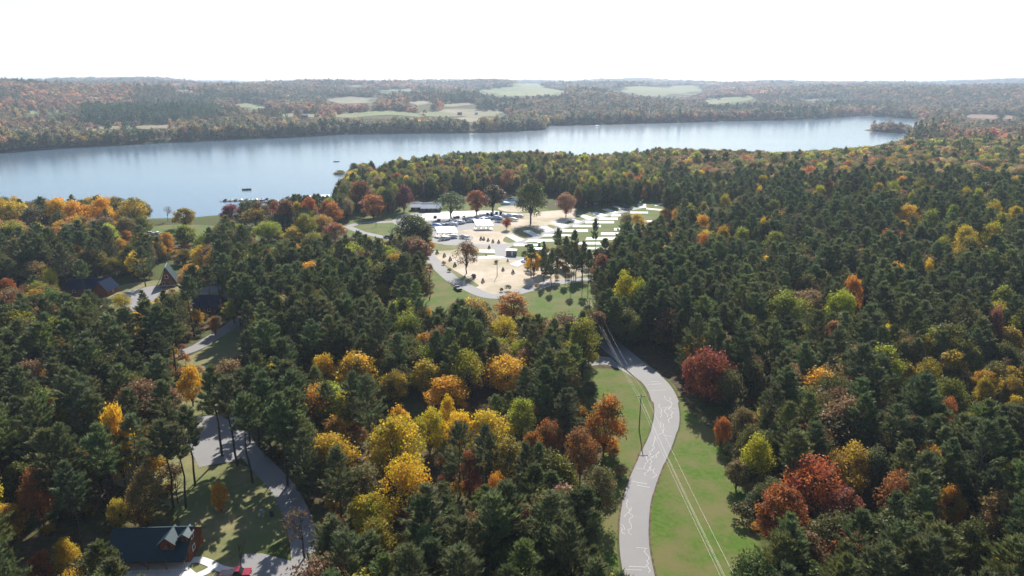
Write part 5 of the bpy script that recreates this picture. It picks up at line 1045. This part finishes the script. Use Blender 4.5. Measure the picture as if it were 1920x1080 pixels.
# ------------------------------------------------------------ campsite pads
PADS = [[(285, 550), (360, 540), (495, 600), (410, 620)], [(640, 450), (745, 445), (840, 490), (745, 515)], [(790, 397), (880, 393), (1010, 440), (920, 465)], [(950, 360), (1040, 358), (1150, 395), (1080, 412)], [(1085, 320), (1180, 316), (1300, 355), (1225, 378)], [(1230, 290), (1310, 285), (1440, 322), (1350, 343)],
        [(1365, 253), (1440, 248), (1560, 290), (1500, 305)], [(1490, 220), (1545, 218), (1640, 248), (1590, 262)], [(480, 498), (560, 490), (670, 545), (600, 560)], [(560, 590), (830, 588), (830, 618), (500, 622)], [(720, 538), (850, 533), (1030, 540), (1030, 560), (700, 562)], [(920, 482), (1215, 480), (1215, 510), (930, 508)],
        [(1050, 430), (1360, 432), (1360, 456), (1040, 456)], [(1190, 388), (1508, 388), (1508, 413), (1180, 413)], [(1350, 348), (1550, 348), (1550, 374), (1330, 375)], [(1480, 313), (1585, 310), (1585, 335), (1470, 336)], [(1690, 280), (1890, 282), (1890, 302), (1690, 302)], [(1775, 193), (1868, 193), (1870, 238), (1772, 238)],
        [(1870, 238), (1920, 243), (2140, 262), (2130, 280), (1872, 256)], [(1508, 466), (1608, 466), (1608, 492), (1508, 494)], [(1360, 515), (1600, 515), (1600, 545), (1360, 545)], [(1200, 570), (1580, 564), (1570, 597), (1185, 602)], [(1100, 624), (1370, 622), (1370, 652), (1100, 652)], [(380, 643), (660, 643), (660, 670), (380, 670)],
        [(640, 738), (780, 738), (780, 763), (590, 763)], [(-10, 705), (160, 710), (170, 745), (-10, 740)], [(-120, 800), (120, 775), (250, 785), (320, 806), (-100, 812)], [(330, 870), (480, 815), (640, 825), (520, 850), (420, 900)], [(1180, 683), (1340, 680), (1330, 706), (1180, 706)], [(840, 760), (1000, 740), (1020, 800), (860, 800)]]
PADS = [c5(p) for p in PADS] + [c9(p) for p in ([(950, 566), (1150, 570), (1150, 600), (950, 602)], [(1040, 636), (1150, 636), (1150, 662), (1040, 662)], [(1180, 680), (1280, 670), (1290, 712), (1190, 722)], [(1300, 710), (1390, 715), (1385, 760), (1310, 754)], [(1130, 300), (1310, 270), (1330, 290), (1160, 330)])]
for i, p in enumerate(PADS):
    tag(sheet('campsite_pad', p, M_conc, .075, False, .06), **ST)
# ------------------------------------------------------------ young spruces
def spruce_mesh():
    r = R_(600); C, U = [], []
    for k in range(14):
        t = k / 14; z = .25 + 2.2 * t; rad = .85 * (1 - t) + .05
        m = int(60 * (1 - t) + 12); az = r.random(m) * 6.28; s = r.uniform(.2, 1, m) ** .6 * rad
        C.append(np.stack([np.cos(az) * s, np.sin(az) * s, np.full(m, z) + r.normal(size=m) * .06 - s * .1], -1)); U.append(unit(np.stack([np.cos(az), np.sin(az), r.uniform(-.1, .6, m)], -1)) * .32)
    C = np.concatenate(C); U = np.concatenate(U); V = unit(np.cross(U, r.normal(size=U.shape))) * .08; v, f = tris(C, U, V); return np_mesh('spruce_crown', v, f, [M_needle])
SM = spruce_mesh(); STM = MB().tube([(0, 0, 0), (0, 0, 2.3)], [.07, .02], 6).mesh('spruce_trunk', M_bark)
SPX = [(790 + x / 10.1, 385 + y / 10.1, s) for x, y, s in ((1130, 655, 1.3), (1185, 660, 1.2), (1265, 680, 1.2), (1355, 705, 1.2), (1465, 715, 1.2), (1285, 820, 1.2), (185, 815, 1.2), (300, 915, 1.3), (437, 975, 1.3), (548, 1045, 1.3), (640, 600, .7))] + \
      [(760 + x / 5.053, 440 + y / 5.053, s) for x, y, s in ((470, 300, 1.3), (735, 452, 1.2), (925, 342, 1.1), (1020, 368, 1.2), (970, 255, .8), (655, 410, 1.0), (765, 200, .6))] + [(716, 451, .9), (704, 446, .7)]
swh = ['first of the row of five behind the dark russet tree', 'second of the row of five behind the dark russet tree', 'middle one of the row of five behind the dark russet tree', 'fourth of the row of five behind the dark russet tree', 'last of the row of five behind the dark russet tree',
       'alone in front of the row of five', 'left of the russet tree, farthest along the road', 'left of the russet tree, second along the road', 'left of the russet tree, third along the road', 'left of the russet tree, fourth along the road', 'tiny, right of the nearest pavilion',
       'left of the russet tree, nearest it', 'in front of the russet tree on sand', 'left one of a pair near the sand pole', 'right one of a pair near the sand pole', 'small, behind the sand pole', 'low, beside the russet trunk', 'tiny, on the pale pad edge', 'on the lawn left of the huge olive tree', 'small, on the lawn island']
for (px, py, s), lb in zip(SPX, swh):
    o = P(px, py, 0); root = empty('young_spruce', (o[0], o[1], .02), random.random() * 6, (s * .8, s * .8, s * .72)); tag(root, 'young conical spruce, ' + lb, 'young tree', 'young spruces planted in the clearing')
    c = link('crown', SM, root); cc = [.035, .05, .03] if random.random() < .6 else [.05, .05, .03]; c['tint'] = cc; c['tint2'] = cc; link('trunk', STM, root)
# shrubs, boulders, bins
for px, py, s, c, lb in [(930, 494, 1.6, 'dark', 'dark tangled shrub at the foot of the sand pole'), (940, 547, 1.8, 'brown', 'brown shrub at the lower road edge, left one'), (952, 545, 2.4, 'dark', 'dark shrub at the lower road edge, right one'), (888, 520, 1.6, 'plum', 'reddish shrub in the russet tree shade'),
        (1040, 448, 2.2, 'olive', 'low olive bushes below the very tall thin tree'), (1105, 746, 4.5, 'dark', 'dark round bush left of the grass verge'), (1420, 960, 4.0, 'green', 'dark bush at the east verge edge')]:
    o = P(px, py, 0); root = empty('shrub', (o[0], o[1], -.2), random.random() * 6, (s * 1.5 / 12, s * 1.5 / 12, s * 1.3 / 16)); tag(root, lb, 'shrub'); q = link('foliage', BROAD[random.randrange(7)], root); q['tint'] = list(PAL[c]); q['tint2'] = list(PAL['dark'])
for px, py, lb in [(816, 409, 'dark square bin on the pale lot, rear one'), (823, 415, 'dark square bin on the pale lot, front one'), (859, 409, 'brown square bin under the green lot tree')]:
    o = P(px, py, 0); root = empty('refuse_bin', (o[0], o[1], .05)); tag(root, lb, 'bin'); part('container', MB().box(0, 0, .8, 2.2, 1.6, 1.6), M_darkwall, root); part('lid', MB().slab([(-1.15, -.85, 1.62), (1.15, -.85, 1.62), (1.15, .85, 1.8), (-1.15, .85, 1.8)], .08), M_black, root)
for px, py, m, h, lb in [(491, 968, M_grey, 1.5, 'pale utility pedestal on the shaded lawn above the cabin'), (510, 968, M_roofgreen, 1.2, 'green utility box right of the pale pedestal')]:
    o = P(px, py, 0); root = empty('utility_pedestal', (o[0], o[1], .02)); tag(root, lb, 'utility box'); part('housing', MB().box(0, 0, h / 2, .6, .5, h), m, root); part('cap', MB().box(0, 0, h + .05, .7, .6, .1), m, root)
# leafless trees
for px, py, H, c, dens_, lb in [(310, 380, 13, 'tan', .3, 'leafless grey tree on the lakeshore right of the dark gold tree'), (803, 490, 17, 'pink', 1, 'thin reddish nearly bare tree beside the lower road'), (560, 930, 14, 'brown', 1, 'grey bare tree leaning over the cabin drive'), (445, 1000, 8, 'brown', 0, 'small bare sapling on the cabin lawn'), (300, 440, 9, 'green', 1, 'open-crowned thin tree near the shore lawn'), (322, 870, 10, 'brown', 0, 'bare twiggy tree above the log cabin')]:
    p = P(px, py, H); root = empty('bare_tree', (p[0], p[1], float(hgrid(p[0], p[1]))), random.random() * 6, (H / 13, H / 13, H / 13)); tag(root, lb, 'tree')
    a, b = BARE[int(px) % 2]; link('limbs', a, root)
    if dens_: q = link('sparse_leaves', b, root); q['tint'] = list(PAL[c]); q['tint2'] = list(PAL[c])
# ------------------------------------------------------------ haze
hz = MB().box(0, 9000, 80, 31000, 19000, 260 )
HB = bpy.data.materials.new('air'); HB.use_nodes = True; t_ = HB.node_tree; t_.nodes.clear(); pv = t_.nodes.new('ShaderNodeVolumePrincipled'); pv.inputs['Color'].default_value = (.66, .81, 1, 1); pv.inputs['Density'].default_value = HAZE; pv.inputs['Anisotropy'].default_value = .2
oo = t_.nodes.new('ShaderNodeOutputMaterial'); t_.links.new(pv.outputs[0], oo.inputs['Volume'])
zb = float(GH.min()) - 1.5; zt = max(CH, float(GH.max()) + 32) + 3; x0, x1, y0, y1 = gx[0] - 50, gx[-1] + 50, gy[0] - 50, gy[-1] + 50
hz = MB().box((x0 + x1) / 2, (y0 + y1) / 2, (zb + zt) / 2, x1 - x0, y1 - y0, zt - zb).build('haze', HB); tag(hz, kind='stuff'); print('haze box', zb, zt)
# look-alikes near the same landmark are told apart by their order from left to right
ORD = ['leftmost', 'second', 'third', 'fourth', 'fifth', 'sixth', 'seventh', 'eighth', 'ninth', 'tenth', 'eleventh', 'twelfth', 'thirteenth']
NUM = ['', 'one', 'two', 'three', 'four', 'five', 'six', 'seven', 'eight', 'nine', 'ten', 'eleven', 'twelve', 'thirteen']
STOP = ('the', 'of', 'in', 'a', 'and', 'at', 'by', 'to', 'with', 'left', 'right', 'below', 'beside', 'behind', 'on', 'above', 'from', 'two', 'three', 'an', 'before', 'between', 'before', 'few', 'one', 'amid', 'past', 'under', 'among')
for lab, obs in used.items():
    obs.sort(key=lambda o: float(proj(o.location.x, o.location.y, o.location.z)[0]))
    for k, o in enumerate(obs):
        w_ = lab.split()
        if len(obs) > 1: w_ = [ORD[min(k, 12)]] + w_
        while w_[-1] in STOP: w_ = w_[:-1]
        o['label'] = ' '.join(w_)
for o in col.objects:
    k_ = o.name.split('.')[0]
    if k_ == 'pine_tree': o['group'] = 'pine trees of the surrounding wood'
    elif k_ == 'broadleaf_tree': o['group'] = 'autumn leafy trees of the park and wood'
